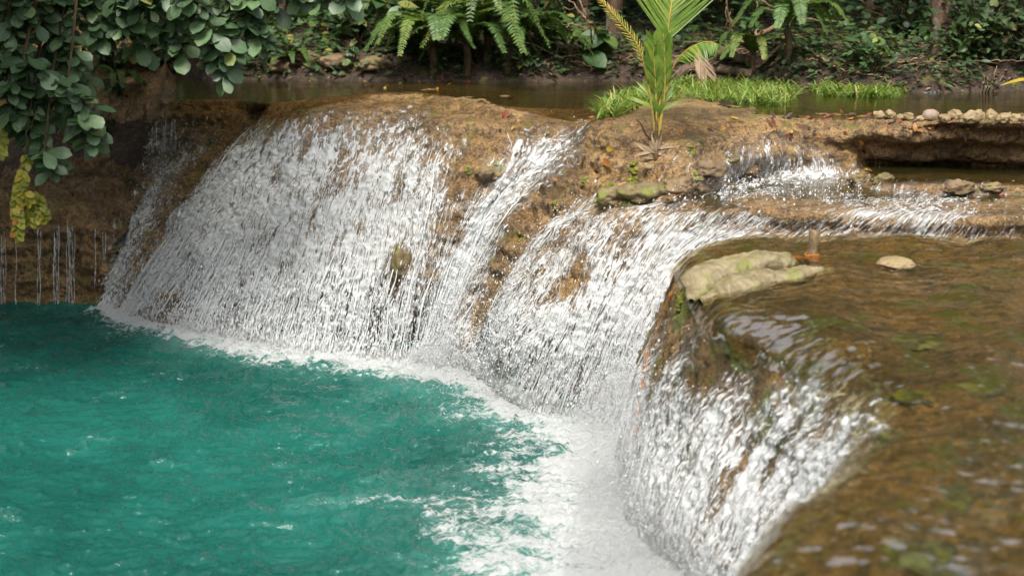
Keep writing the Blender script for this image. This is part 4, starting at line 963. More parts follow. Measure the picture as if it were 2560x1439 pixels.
o = lb.build('forest_foliage', M['dark_leaf']); tag(o, 'dark mass of leaves in the forest beyond the bank', 'forest', kind='stuff')
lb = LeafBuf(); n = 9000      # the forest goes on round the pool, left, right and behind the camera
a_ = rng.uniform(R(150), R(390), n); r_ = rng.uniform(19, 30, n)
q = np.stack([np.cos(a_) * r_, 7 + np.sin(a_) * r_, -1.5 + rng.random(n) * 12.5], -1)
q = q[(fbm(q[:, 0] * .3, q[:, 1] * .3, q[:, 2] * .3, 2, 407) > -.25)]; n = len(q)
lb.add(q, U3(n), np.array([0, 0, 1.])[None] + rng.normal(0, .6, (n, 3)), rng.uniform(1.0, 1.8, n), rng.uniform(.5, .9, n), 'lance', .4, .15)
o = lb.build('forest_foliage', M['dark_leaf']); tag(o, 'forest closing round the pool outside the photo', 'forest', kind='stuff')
# ground cover on the bank
lb = LeafBuf(); n = 26000
x = rng.uniform(-13, 14, n); y = rng.uniform(20.8, 30, n); z = bank_z(x, y)
dens = fbm(x * .7, y * .7, None, 3, 411) + np.interp(x, [-8, -2, 1, 3, 8], [.2, .15, .1, .05, .35]); k = (z > 2.98) & (dens > .02); x, y, z, dens = x[k], y[k], z[k], dens[k]; n = len(x); hh = np.clip(dens * 2.2, .15, 1.1) * np.clip((y - 20.5) / 4, .35, 1.3)
az = rng.random(n) * 6.28
lb.add(np.stack([x, y, z + rng.random(n) * hh], -1), np.stack([np.cos(az), np.sin(az), rng.uniform(-.2, .6, n)], -1), np.array([0, -.3, 1])[None] + rng.normal(0, .3, (n, 3)), (lambda s: s)(rng.uniform(.09, .2, n)), rng.uniform(.05, .11, n), 'lance', .5, .15)
o = lb.build('undergrowth', M['bush_leaf']); tag(o, 'low leafy undergrowth covering the forest bank', 'undergrowth', kind='stuff')
lb = LeafBuf(); n = 14000
x = rng.uniform(-5.5, 11, n); y = 19.8 + rng.random(n) * 3.2; z = bank_z(x, y); k = (z > 2.93) & (z < 3.4) & (fbm(x * 1.3, y * 1.3, None, 3, 415) > -.05); x, y, z = x[k], y[k], z[k]; n = len(x); az = rng.random(n) * 6.28
lb.add(np.stack([x, y, z + rng.random(n) ** 1.5 * .32], -1), np.stack([np.cos(az), np.sin(az) - .3, rng.uniform(-.3, .7, n)], -1), np.array([0, -.35, 1])[None] + rng.normal(0, .35, (n, 3)), rng.uniform(.06, .17, n), rng.uniform(.025, .08, n), 'lance', .6, .2)
o = lb.build('undergrowth', M['dark_leaf']); tag(o, 'low weeds along the water edge of the bank', 'undergrowth', kind='stuff')
# leaf litter on the bank
lb = LeafBuf(); n = 22000
x = rng.uniform(-12, 13, n); y = 19.6 + 7 * rng.random(n) ** 1.5; z = bank_z(x, y); k = z > 2.93; x, y, z = x[k], y[k], z[k]; n = len(x); az = rng.random(n) * 6.28
lb.add(np.stack([x, y, z + .015], -1), np.stack([np.cos(az), np.sin(az), rng.normal(0, .2, n)], -1), np.array([0, 0, 1])[None] + rng.normal(0, .35, (n, 3)), rng.uniform(.05, .14, n), rng.uniform(.02, .05, n), 'lance', .5, .2)
o = lb.build('leaf_litter', M['litter']); tag(o, 'dry brown leaf litter on the bank', 'leaf litter', kind='stuff')

# --- grass
def grass(label, poly, n, hgt, zmin=2.6, mound=True):
    pts = np.array(poly); lb = LeafBuf(); cen = pts.mean(0)
    x0, y0 = pts.min(0); x1, y1 = pts.max(0); B = []
    while len(B) < n:
        x, y = rng.uniform(x0, x1), rng.uniform(y0, y1); ins = False; j = len(pts) - 1
        for i in range(len(pts)):
            if ((pts[i][1] > y) != (pts[j][1] > y)) and x < (pts[j][0] - pts[i][0]) * (y - pts[i][1]) / (pts[j][1] - pts[i][1] + 1e-9) + pts[i][0]: ins = not ins
            j = i
        if ins:
            p = at(x, y, 2.92); B.append((p.x, p.y, p.z))
    B = np.array(B); tuft = fbm(B[:, 0] * 3, B[:, 1] * 3, None, 2, 431); B = B[tuft > -.25]; n = len(B); tuft = tuft[tuft > -.25]
    az = rng.random(n) * 6.28; dv = np.stack([np.cos(az) * .7, np.sin(az) * .7, rng.uniform(.6, 1.6, n)], -1)
    ln = hgt * rng.uniform(.5, 1.2, n) * (1 + .5 * tuft)
    lb.add(B - np.array([0, 0, .04]), dv, np.stack([np.cos(az) * -1, np.sin(az) * -1, np.full(n, .6)], -1), ln, ln * rng.uniform(.06, .1, n), 'strap', rng.uniform(.5, 1.6, n), .25)
    m = n // 4; i = rng.integers(0, n, m); az = rng.random(m) * 6.28
    lb.add(B[i] + np.array([0, 0, .03]), np.stack([np.cos(az), np.sin(az), rng.uniform(0, .7, m)], -1), np.array([0, 0, 1.])[None] + rng.normal(0, .3, (m, 3)), rng.uniform(.06, .12, m), rng.uniform(.015, .03, m), 'lance', .6, .2)
    o = lb.build('grass', M['grass']); tag(o, label, 'grass', kind='stuff')
grass('bright green grass growing on the crest around the palm sapling', [(1490,292),(1520,250),(1600,222),(1700,205),(1850,198),(1960,205),(1990,235),(1960,262),(1850,258),(1700,250),(1620,262),(1540,288)], 5200, .26)
grass('grassy islet in the upper pool right of the palm', [(2020,220),(2080,195),(2160,178),(2220,200),(2260,228),(2230,242),(2130,240),(2050,238)], 2600, .26)
grass('sparse grass along the foot of the bank', [(1990,205),(2100,190),(2300,205),(2310,222),(2150,205),(2000,222)], 500, .22)
bush('leafy tuft on the grassy islet in the upper pool', at(2140,205,2.92), 90, .16, .3, .38, 'bush_leaf', 'lance', .5)

# ------------------------------------------------------------------ palm sapling
def P3(px, py, Y): return at(px, py, Y)
pb, _ = hit(1640, 392); YP = pb.y
palm = empty('palm_sapling', pb); tag(palm, 'young coconut palm sapling growing from the rock crest', 'palm')
tb = TubeBuf(); tb.add(curve([P3(1638, 402, YP), P3(1640, 370, YP), P3(1640, 330, YP), P3(1640, 270, YP)], 14), [.055, .045, .03, .022], 9, .04); tb.build('stem', M['stem'], palm, pb)
def pfrond(pts, pin, n, mat, width=.03, rib='petiole', up=(0, -1, .1), fwd=1.1, droop=.15, vee=.05, rad=(.016, .004), taper=.9, lo=.25):
    lb, t = LeafBuf(), TubeBuf(); P = [P3(x, y, YP + dy) for x, y, dy in pts]
    d = curve(P, 40); k = int(len(d) * lo); t.add(d, rad, 7)
    t2 = TubeBuf(); frond(lb, t2, [d[i] for i in np.linspace(k, len(d) - 1, 6).astype(int)], pin, n, width, droop, 'strap', None, up, vee, taper, (.002, .001), fwd)
    f = lb.build('frond', M[mat], palm, pb); t.build('midrib', M[rib], f, pb); return f
pfrond([(1642,330,0),(1655,200,.02),(1672,60,.08),(1690,-60,.2),(1708,-140,.4)], 1.25, 46, 'palm_leaf', .023, 'petiole', (0, -1, .1), 1.15, .12, .05, (.018, .006), .8, .38)
pfrond([(1642,330,0),(1640,240,-.04),(1636,170,-.08),(1632,100,-.1)], .26, 20, 'palm_leaf', .045, 'petiole', (.3, -1, 0), 1.9, .12, .12, (.014, .005), .6, .33)
pfrond([(1650,330,0),(1662,230,-.05),(1662,150,-.1),(1658,85,-.12)], .22, 20, 'palm_leaf', .045, 'petiole', (-.3, -1, 0), 2.2, .1, .12, (.014, .005), .6, .36)
pfrond([(1638,340,0),(1622,220,-.05),(1596,120,-.1),(1545,50,-.15),(1500,0,-.2)], .12, 20, 'palm_yellow', .014, 'petiole', (0, -1, .3), 1.5, .5, .0, (.014, .006), .5, .35)
pfrond([(1645,345,0),(1660,250,-.03),(1685,165,-.1),(1725,120,-.2),(1768,105,-.3),(1795,112,-.35)], .30, 30, 'palm_leaf', .016, 'petiole', (0, -.3, 1), .5, .7, -.35, (.014, .005), .8, .42)
lb = LeafBuf()          # stub leaves at the base of the crown and dry sheaths at the foot
for k in range(12):
    a = rng.uniform(-.9, .9); p = P3(1640 + rng.normal(0, 3), rng.uniform(235, 290), YP - .02)
    lb.add(p, (math.sin(a), -.3, math.cos(a) * .6), (0, -1, .3), rng.uniform(.25, .45), .035, 'strap', 1.2, .2)
lb.build('frond', M['palm_leaf'], palm, pb)
lb = LeafBuf()
for k in range(16):
    p = P3(1640 + rng.normal(0, 4), rng.uniform(365, 400), YP - .03); a = rng.normal(0, .7)
    lb.add(p, (math.sin(a), -.25, math.cos(a)), (0, -1, .2), rng.uniform(.12, .28), .04, 'strap', rng.normal(.3, .4), .3)
lb.build('husk', M['straw'], palm, pb)
tb = TubeBuf(); p0 = bp(1640, 372); tb.add(curve([p0, P3(1610, 325, YP - .1), P3(1590, 295, YP - .15)], 10, .004), [.013, .006], 6)
o = tb.build('dead_stick', M['stem']); tag(o, 'dark dead stick leaning out beside the palm sapling base', 'stick')

# ------------------------------------------------------------------ stones, boulders, coconut
def blob(name, c, rad, mat, label, cat, group=None, seed=0, rough=.18, rot=0.0, flat=.0, sub=4, sink=0.0):
    bm = bmesh.new(); bmesh.ops.create_icosphere(bm, subdivisions=sub, radius=1.0)
    V = np.array([v.co[:] for v in bm.verts]); f = 1 + rough * fbm(V[:, 0] * 1.3 + seed * 3.1, V[:, 1] * 1.3, V[:, 2] * 1.3, 3, 500 + seed) + rough * .35 * fbm(V[:, 0] * 4, V[:, 1] * 4 + seed, V[:, 2] * 4, 3, 540 + seed)
    V = V * f[:, None]; V[:, 2] = np.where(V[:, 2] < -.55, -.55 + (V[:, 2] + .55) * .3, V[:, 2]); V = V * np.array(rad)[None]
    for v, q in zip(bm.verts, V): v.co = q
    me = bpy.data.meshes.new(name); bm.to_mesh(me); bm.free()
    for p in me.polygons: p.use_smooth = True
    me.materials.append(mat); o = bpy.data.objects.new(name, me); COL.objects.link(o)
    o.location = (c[0], c[1], c[2] + rad[2] * .45 - sink); o.rotation_euler = (0, flat, rot); tag(o, label, cat, group); return o
def make_stone(name, a, d, moss=0.0, stain=(0.10, 0.08, 0.05)):
    b = NB(name); p = b.pos(); n = b.noise(p, 6, 6, .62, .4); n2 = b.noise(p, 40, 4, .65)
    c = b.mix(b.rng(n, .3, .7), d, a); c = b.mix(b.rng(n2, .55, .75, 0, .6), c, stain)
    if moss:
        up = b.n('SeparateXYZ', {0: b.n('NewGeometry').outputs['Normal']}).outputs[2]
        m = b.math('MULTIPLY', b.rng(b.noise(p, 7, 5, .65, .5), .5, .62), b.rng(up, -.4, .4)); c = b.mix(b.math('MULTIPLY', m, moss), c, (0.13, 0.15, 0.018))
    return b.done(b.bsdf(Base_Color=c, Roughness=.62, Specular_IOR_Level=.4, Normal=b.bump(b.math('ADD', n, b.math('MULTIPLY', n2, .4)), .8, .03)))
M['pale_stone'] = make_stone('pale_limestone', (0.29, 0.22, 0.115), (0.17, 0.12, 0.058))
M['ring_stone'] = make_stone('worn_pale_limestone', (0.25, 0.205, 0.12), (0.12, 0.094, 0.048), .6)
M['boulder'] = make_stone('wet_boulder', (0.20, 0.135, 0.07), (0.08, 0.052, 0.03), .35)
M['mossy'] = make_stone('mossy_boulder', (0.17, 0.13, 0.06), (0.08, 0.055, 0.028), 1.0)
M['husk'] = make_stone('coconut_husk', (0.27, 0.20, 0.15), (0.17, 0.12, 0.09), 0, (.08, .06, .05))
STN = [(2197,294,13,11,'pale round stone at the left end of the row on the crest'),(2225,294,15,12,'second pale stone from the left end of the crest row'),(2252,297,11,8,'small flat stone third from the left in the crest row'),(2272,296,13,10,'angular stone just left of the coconut in the crest row'),
 (2300,299,9,7,'tiny stone tucked against the left side of the coconut'),(2361,302,17,11,'low flat stone just right of the coconut'),(2386,298,18,16,'tall yellowish stone second right of the coconut'),(2425,301,25,15,'widest pale stone in the row on the crest'),
 (2446,298,15,15,'stone leaning behind the widest pale stone'),(2476,297,17,14,'rough grooved stone right of the widest pale stone'),(2508,300,19,11,'long low stone near the right end of the row'),(2538,300,14,10,'small rounded stone close to the right edge of the row'),(2557,302,10,8,'stone cut off by the right edge of the photo')]
for i, (px, py, wpx, hpx, lab) in enumerate(STN):
    p = bp(px, py + 2); s = p.y / FPX
    blob('stone', p, (wpx * s * 1.1, wpx * s * .85, hpx * s * 1.15), M['pale_stone'], lab, 'stone', 'stones in a row on the crest', i, .5, rng.normal(0, .8), rng.normal(0, .2), 4)
p = bp(2327, 299); s = p.y / FPX
co = blob('coconut', p, (23 * s, 18 * s, 18 * s), M['husk'], 'old brown coconut lying among the stones on the crest', 'coconut', None, 3, .07, .15, .15, 4)
BLD = [(1005,665,24,44,'mossy','mossy brown knob standing in the broad dome cascade'),(1222,440,34,20,'boulder','round knob splitting the water near the top of the chute'),(1178,432,9,14,'mossy','small mossy knob left of the round knob in the water'),
 (1772,428,42,24,'boulder','flat dark boulder right of the palm base below the small fall'),(1826,400,24,10,'mossy','green mossy stone on top of the dark boulders'),(1852,432,46,30,'boulder','rounded boulder between pool foam and mossy ledge'),
 (1625,420,15,9,'pale_stone','small tan stone at the foot of the palm sapling'),(1530,498,46,28,'mossy','mossy overhanging clump at the left end of the mossy ledge'),(1612,486,60,30,'mossy','mossy lump in the middle of the mossy ledge'),(1695,470,50,24,'boulder','brown lump at the right end of the mossy ledge'),
 (2150,452,30,18,'boulder','knob at the left end of the low rock dam'),(2210,458,30,22,'mossy','mossy boulder in the low rock dam left of its little fall'),(2395,472,40,22,'boulder','brown boulder in the dam right of its little fall'),
 (2480,470,30,14,'boulder','low rock at the right end of the dam'),(1260,246,22,6,'boulder','flat leaf-covered stone in the shallow crest of the dome'),(1330,217,16,6,'boulder','small stone sticking out of the upper pool'),(2208,238,12,7,'pale_stone','grey stone beside the grassy islet'),
 (760,150,40,22,'boulder','pale rock on the shaded ledge behind the dome crest'),(840,160,50,22,'boulder','broken tan rock on the ledge right of the pale one'),(700,170,36,20,'boulder','dark rock at the left end of the shaded ledge'),(930,165,40,20,'boulder','low tan rock by the ferns on the ledge')]
for i, (px, py, wpx, hpx, mt, lab) in enumerate(BLD):
    p = bp(px, py); s = p.y / FPX
    blob('boulder', p, (wpx * s, wpx * s * .8, hpx * s), M[mt], lab, 'rock', 'boulders on the terraces', 20 + i, .55, rng.normal(0, .4), 0, 4, hpx * s * .35)
# pale rock with a hollow beside the stake: two lobes closing round a pit
def ridge_tube(V, F, pts, rad, seed, squash=.75):
    d = curve([at(*q) for q in pts], 150); k = len(d); sd = 60; n0 = sum(len(v) for v in V)
    T = np.gradient(d, axis=0); T /= np.linalg.norm(T, axis=1, keepdims=True); A = np.cross(T, [0, 0, 1.]); A /= np.linalg.norm(A, axis=1, keepdims=True); Bq = np.cross(A, T)
    r = np.interp(np.linspace(0, 1, k), np.linspace(0, 1, len(rad)), rad)[:, None]; th = np.arange(sd) * 2 * math.pi / sd
    W = d[:, None] + A[:, None] * (r * np.cos(th))[..., None] + Bq[:, None] * (r * squash * np.sin(th))[..., None]
    dirn = A[:, None] * np.cos(th)[None, :, None] + Bq[:, None] * np.sin(th)[None, :, None]
    W = W + dirn * (.07 * fbm(W[..., 0] * 3, W[..., 1] * 3, W[..., 2] * 5, 5, seed) + .035 * ridged(W[..., 0] * 7, W[..., 1] * 7, W[..., 2] * 9, 4, seed + 2) + .014 * fbm(W[..., 0] * 22, W[..., 1] * 22, W[..., 2] * 22, 3, seed + 4))[..., None]
    i = np.arange(k * sd).reshape(k, sd) + n0; j = np.roll(i, -1, 1)
    V.append(W.reshape(-1, 3)); F.append(np.stack([i[:-1], j[:-1], j[1:], i[1:]], -1).reshape(-1, 4))
V, F = [], []
ridge_tube(V, F, [(1728,752,1.90),(1752,705,1.98),(1815,672,2.04),(1900,655,2.07),(1960,655,2.05),(1995,664,2.0)], [.002, .16, .18, .17, .13, .002], 601, .4)
ridge_tube(V, F, [(1752,755,1.88),(1815,725,1.97),(1885,703,2.01),(1960,690,2.02),(2040,682,2.01),(2090,684,1.97)], [.002, .15, .17, .15, .13, .002], 605, .4)
ringrock = np_mesh('limestone_rock', np.concatenate(V), np.concatenate(F), M['ring_stone'])
tag(ringrock, 'pale worn limestone rock with a dark hollow beside the stake', 'rock')
p = bp(2240, 662); s = p.y / FPX
blob('limestone_rock', p, (48 * s, .16, .045), M['pale_stone'], 'small flat pale rock awash on the shelf right of the stake', 'rock', None, 61, .3, .1, 0, 4)
for px, py, wpx, lab in [(2400,1105,36,'dark stone in the near shelf water'),(2480,1290,60,'brown stone in the shelf water toward the lower right corner'),(2545,1420,45,'yellowish stone in the lower right corner')]:
    p = bp(px, py); s = p.y / FPX; blob('boulder', p, (wpx * s, wpx * s * .8, wpx * s * .3), M['boulder'], lab, 'rock', 'stones under the shelf water', 70 + px % 20, .6, .3, 0, 4, .02)

hpx_ = lambda w_, f_, s_: w_ * f_ * s_ * .55
M['algae'] = make_stone('algae_mound', (0.060, 0.068, 0.010), (0.035, 0.03, 0.009), .9, (0.022, 0.02, 0.008))
for px, py, wpx, f, lab in [(2310,985,70,.5,'dark green algae mound at the lip of the near shelf'),(2260,1090,75,.5,'green algae mound beside the nearest waterfall'),(2370,1225,110,.5,'largest green algae mound in the near shelf water'),(2290,1380,120,.5,'green algae mound at the bottom of the photo'),(2120,815,60,.4,'thin algae mound behind the lip of the shelf'),(2330,850,90,.35,'long green algae streak under the shelf water'),(1890,697,40,.9,'dark mossy filling of the hollow in the pale rock'),(2440,960,70,.4,'brown-green algae mound far from the lip on the shelf')]:
    p = bp(px, py); s = p.y / FPX; blob('algae_mound', p, (wpx * s, wpx * s * 1.1, wpx * s * f * .55), M['algae'], lab, 'algae', 'algae mounds on the near shelf', 80 + px % 20, .7, .3, 0, 4, .025 + .8 * hpx_(wpx, f, s))

# bamboo stake, hollow, with rope round it
p = at(2030, 652, bp(2030, 655).y); r = 13.5 * p.y / FPX; hgt = 78 * p.y / FPX
stake = empty('stake', p); tag(stake, 'short hollow bamboo stake standing upright in the shelf', 'stake')
pr = [(r * .98, -.12), (r * 1.0, .05), (r * .97, hgt * .5), (r * 1.03, hgt * .58), (r, hgt * .62), (r * .99, hgt), (r * .72, hgt), (r * .70, hgt - .09), (0.0, hgt - .09)]
sdn = 20; V = np.array([[q * math.cos(a), q * math.sin(a), zz] for q, zz in pr for a in np.arange(sdn) * 2 * math.pi / sdn])
i = np.arange(len(pr) * sdn).reshape(-1, sdn); j = np.roll(i, -1, 1)
o = np_mesh('shaft', V, np.stack([i[:-1], j[:-1], j[1:], i[1:]], -1).reshape(-1, 4), make_bark('weathered_bamboo', (0.24, 0.17, 0.095), (0.11, 0.075, 0.042), 16)); o.parent = stake; o.rotation_euler = (0, .03, 0)
tb = TubeBuf()
for k in range(5):
    a = np.linspace(0, 6.0, 16); tb.add(np.stack([p.x + (r + .015) * np.cos(a), p.y + (r + .015) * np.sin(a), p.z + .01 + .012 * k + .008 * np.sin(a * 2 + k)], -1), .008, 6)
for k in range(4): tb.add(curve([(p.x - r, p.y - .03, p.z + .03), at(1985 - 8 * k, 648 - 3 * k, p.y), at(1945 - 12 * k, 640 + 3 * k, p.y + .1)], 10, .008), .007, 6)
o = tb.build('rope', M['orange']); tag(o, 'frayed orange rope tied round the foot of the stake', 'rope')
tb = TubeBuf()
def on_surface(pts, off=.02): 
    out = []
    for x, y in pts:
        q, n = hit(x, y); out.append(q + n * off)
    return out
for k in range(3): tb.add(curve(on_surface([(1682 + 3*k, 735), (1655 + 3*k, 800), (1628 + 2*k, 880), (1612 + 3*k, 950), (1600 + k, 1020), (1596 - 2*k, 1090)], .035), 30, .004), .0035, 5)
o = tb.build('rope', M['orange']); tag(o, 'orange strand trailing down over the wet lip of the shelf', 'rope')

# thin trickles over the dark left shelf
for k, (px, y0, y1) in enumerate([(45,560,762),(100,555,764),(140,550,766),(152,552,766),(172,548,768),(180,556,768),(243,555,720),(262,560,650),(8,570,760),(395,285,392),(412,280,395),(432,282,385),(385,300,400)]):
    tb = TubeBuf()
    for j in range(1 + k % 3):
        ys = np.linspace(y0 + rng.uniform(0, 30), y1 - rng.uniform(0, 25) * (y1 < 500), 26); pts = []; Yn = min(hit(px + j * 3 - 3, min(y, 757))[0].y for y in ys) - .04
        for y in ys:
            q = at(px + (y - y0) * -.01 + j * 5.3 - 4 + 1.2 * math.sin(y * .05 + k + 2 * j) + rng.normal(0, .3), y, Yn)
            pts.append(q)
        r_ = .0034 * np.exp(rng.normal(0, .5, 26)) * (0.6 + .6 * rng.random()); r_[0] = .003
        tb.add(curve(pts, 52, .002), r_, 6, .15)
    o = tb.build('water_trickle', M['spray']); tag(o, 'thin white trickle running down the dark %s' % ('left shelf' if y1 > 500 else 'rock step behind the leaves'), 'water', 'trickles on the dark rock', 'structure')

# ------------------------------------------------------------------ dead wood on the bank
def stick(pts, r0, r1, label, mat='twig', name='dead_branch', cat='branch', group='dead branches on the bank', sides=7, jit=.01, forks=0):
    tb = TubeBuf(); P = [Vector(q) for q in pts]; d = curve(P, 18, jit); tb.add(d, [r0, r1], sides, .03)
    for k in range(forks):
        i = int(rng.integers(5, 15)); v = (d[min(17, i + 2)] - d[i]); v = v / np.linalg.norm(v); q = U3(1)[0]; e = d[i] + (v * .7 + q * .6) * rng.uniform(.25, .6)
        tb.add(curve([d[i], (d[i] + e) / 2 + rng.normal(0, .03, 3), e], 8), [r1 * 1.3, r1 * .5], 5)
    o = tb.build(name, M[mat], None, P[0]); o.location = P[0]; tag(o, label, cat, group); return o
def ap(px, py, dy=0, up=0):
    q = bp(px, py); return at(px, py - up, q.y + dy)
stick([bp(1795,145,.06), at(1890,95,22.1), at(1990,30,22.4), at(2060,-25,22.7)], .045, .025, 'long pale branch leaning up to the right beside the fern', forks=3)
stick([at(1900,20,22.3), at(2000,45,22.3), at(2090,55,22.3)], .02, .01, 'thin bare branch crossing the long pale leaning branch')
stick([at(1850,-20,22.7), at(1960,20,22.7), at(2080,-10,22.7)], .018, .008, 'thin bare branch above the long pale leaning branch')
stick([bp(1505,110,.02), at(1480,60,21.5), at(1440,20,21.5), at(1395,-25,21.5)], .018, .01, 'pale thin branch rising left between the trunks', forks=2)
stick([bp(1480,120,.02), at(1475,60,21.3), at(1430,-30,21.3)], .016, .008, 'pale thin stem left of the brown trunk', forks=1)
stick([at(1416,70,21.5), at(1430,60,21.5), at(1470,75,21.5)], .013, .009, 'short crooked pale branch joining two thin stems')
stick([bp(1820,130), at(1818,60,21.7), at(1815,-10,21.7)], .012, .006, 'upright bare twig right of the palm')
stick([bp(1832,130), at(1830,80,21.6), at(1822,30,21.6)], .018, .01, 'thicker upright bare twig with a fork right of the palm', forks=2)
stick([bp(1880,95), at(1890,40,22.1), at(1895,-10,22.1)], .01, .006, 'upright bare twig behind the long pale branch')
stick([bp(1690,190), bp(1730,182,.08), bp(1800,186,.08), bp(1880,192,.04)], .085, .065, 'grey log lying along the water edge', 'log', 'log', 'log', 'logs on the bank', 10, .006)
stick([bp(1770,140,.1), bp(1830,158,.12), bp(1905,168,.08)], .11, .07, 'broken brown log above the grey log', 'log', 'log', 'log', 'logs on the bank', 10, .012)
stick([bp(1880,180), bp(1915,165,.1), bp(1955,140,.2)], .035, .025, 'pale cut branch sloping down to the water beside the logs')
stick([bp(1640,175), bp(1720,150,.05), bp(1780,120,.1)], .06, .04, 'weathered log behind the palm stem', 'log', 'log', 'log', 'logs on the bank', 9, .01)
stick([bp(2035,150,.1), bp(2080,172,.05), bp(2120,185,.02)], .022, .012, 'grey stick pointing down at the grassy islet')
stick([bp(1990,228,.03), bp(2060,222,.03), bp(2130,216,.03)], .018, .01, 'pale stick floating left of the grassy islet')
stick([at(2320,160,20.9), at(2370,190,20.5), at(2440,208,20.2)], .014, .006, 'thin dry stem dipping into the pool at right')
for x0, y0, x1, y1 in [(2455,232,2460,190),(2462,235,2468,192),(2470,232,2492,165),(2478,232,2508,188),(2466,233,2480,205)]:
    stick([at(x0, y0, 2.87), at((x0+x1)/2 + 3, (y0+y1)/2, 19.4), at(x1, y1, 19.4)], .009, .004, 'bent dry twig standing in the water at the right', group='dry twigs standing in the pool', name='twig', cat='twig', jit=.004)
for k in range(70):
    zone = rng.random()
    px, py = (rng.uniform(1330, 1640), rng.uniform(125, 190)) if zone < .35 else ((rng.uniform(1680, 2060), rng.uniform(85, 185)) if zone < .72 else (rng.uniform(2060, 2420), rng.uniform(105, 195)))
    a = bp(px, py, .03); an = rng.normal(0, .55); L = rng.uniform(.35, 1.1); sg = rng.choice([-1, 1])
    e = a + Vector((sg * math.cos(an) * L, rng.normal(0, .25), 0)); m = (a + e) / 2; e.z = max(float(bank_z(e.x, e.y)) + .03, a.z + math.sin(an) * L * .4); m.z = max((a.z + e.z) / 2 + .04, float(bank_z(m.x, m.y)) + .03)
    zl = 'left of the palm' if px < 1640 else ('between the palm and the grassy islet' if px < 2060 else 'on the right bank')
    stick([a, m, e], rng.uniform(.007, .02), rng.uniform(.004, .009), 'dry brown twig in the tangle of twigs ' + zl, name='twig', cat='twig', group='dry twigs tangled on the bank ' + zl, jit=.012, sides=6, forks=int(rng.integers(0, 2)))
# dead palm frond hanging to the water
def dead_frond(label, pts, pin, n, parent_grp='dead palm fronds'):
    lb, t = LeafBuf(), TubeBuf(); P = [at(*q) for q in pts]; f = empty('dead_palm_frond', P[0]); tag(f, label, 'palm frond', parent_grp)
    frond(lb, t, P, pin, n, .022, .3, 'strap', None, (0, -1, .3), .0, .5, (.016, .006), 2.6)
    lb.build('leaflets', M['straw'], f, P[0]); t.build('midrib', M['twig'], f, P[0])
dead_frond('grey-brown dead palm frond hanging down to the pool on the right bank', [(2270,95,22.3),(2310,120,21.8),(2335,160,21.4),(2355,200,20.9)], .55, 34)
dead_frond('dry upright palm frond left of the mottled trunk', [(2258,80,22.8),(2270,45,22.8),(2280,-10,22.8)], .4, 20)
dead_frond('dead frond lying beside the palm sapling', [(1735,120,21.6),(1750,150,21.4),(1765,182,21.3)], .4, 18)
dead_frond('withered frond under the vine mound at right', [(2440,120,21.5),(2450,150,21.2),(2425,185,20.9)], .5, 26)
lb = LeafBuf(); q = at(2580, 196, 18.3); lb.add(q, (-1, 0, -.12), (0, -.35, 1), .42, .085, 'lance', .25, .2, .7)
o = lb.build('yellow_leaf', M['palm_yellow'], None, q); o.location = q; tag(o, 'large yellow-green leaf reaching in at the right edge', 'leaf')
# roots hanging in the dark hollow under the left bank
for k in range(34):
    px = rng.uniform(60, 385); Y = rng.uniform(21.0, 22.4); y0 = rng.uniform(230, 300); y1 = rng.uniform(380, 450)
    a, e = at(px, y0, Y), at(px + rng.normal(0, 12), y1, Y)
    o = stick([a, (a + e) / 2 + Vector((rng.normal(0, .06), 0, 0)), e], .008, .004, 'thin brown root hanging in the dark hollow at left', 'stem', 'hanging_root', 'root', 'roots hanging in the left hollow', 5, .01)

# ------------------------------------------------------------------ moss cushions
b = NB('moss'); p_ = b.pos(); n_ = b.noise(p_, 30, 4, .65)
M['moss'] = b.done(b.bsdf(Base_Color=b.mix(b.rng(n_, .35, .65), (0.085, 0.105, 0.01), (0.24, 0.26, 0.02)), Roughness=.85, Normal=b.bump(b.noise(p_, 90, 3, .7), 1.0, .02)))
MS = [(1588,443,20,9),(1512,472,14,6),(1525,468,10,5),(1600,495,22,8),(1570,503,18,7),(1625,480,14,6),(1500,498,18,8),(1740,437,7,6),(1742,448,8,6),(1460,455,9,5),(1385,520,7,7),(1303,600,7,11),(1170,425,8,12),(1240,420,14,5),(1710,745,18,28),(1700,760,14,20),(1580,415,14,9),(1730,384,10,8)]
where = ['top of the mossy ledge','left shoulder of the mossy ledge','left end of the mossy ledge','front of the mossy ledge','underside of the mossy ledge','right shoulder of the mossy ledge','overhang of the mossy ledge','upper side of the flat dark boulder','lower side of the flat dark boulder','brown ridge left of the mossy ledge','brown ridge above the second stream','middle of the brown ridge by the chute','small knob in the dome','round knob in the dome','left corner of the pale hollow rock','wet lip below the pale hollow rock','foot of the palm sapling','rock right of the palm base']
for i, ((px, py, wpx, hpx), wh) in enumerate(zip(MS, where)):
    q = bp(px, py); s = q.y / FPX
    bm = bmesh.new()
    for j in range(int(10 + wpx * 1.6)):
        o_ = rng.normal(0, .42, 2) * np.array([wpx * s, max(wpx, hpx) * s * .7]); h_, n2_ = ground_at(q.x + o_[0], q.y + o_[1], q.z + .35), 0
        if abs(h_.z - q.z) > hpx * s * 2.2: continue
        r_ = rng.uniform(.012, .03) * (.7 + wpx / 30)
        bmesh.ops.create_icosphere(bm, subdivisions=2, radius=r_, matrix=Matrix.Translation((o_[0], o_[1], h_.z - q.z + .002)) @ Matrix.Diagonal((1, 1, rng.uniform(.4, .8), 1)))
    for v in bm.verts: v.co += Vector(rng.normal(0, .0035, 3))
    me = bpy.data.meshes.new('moss_cushion'); bm.to_mesh(me); bm.free(); me.materials.append(M['moss'])
    for p in me.polygons: p.use_smooth = True
    o = bpy.data.objects.new('moss_cushion', me); COL.objects.link(o); o.location = q
    tag(o, 'bright yellow-green moss cushion on the ' + wh, 'moss', 'moss cushions on the rocks')

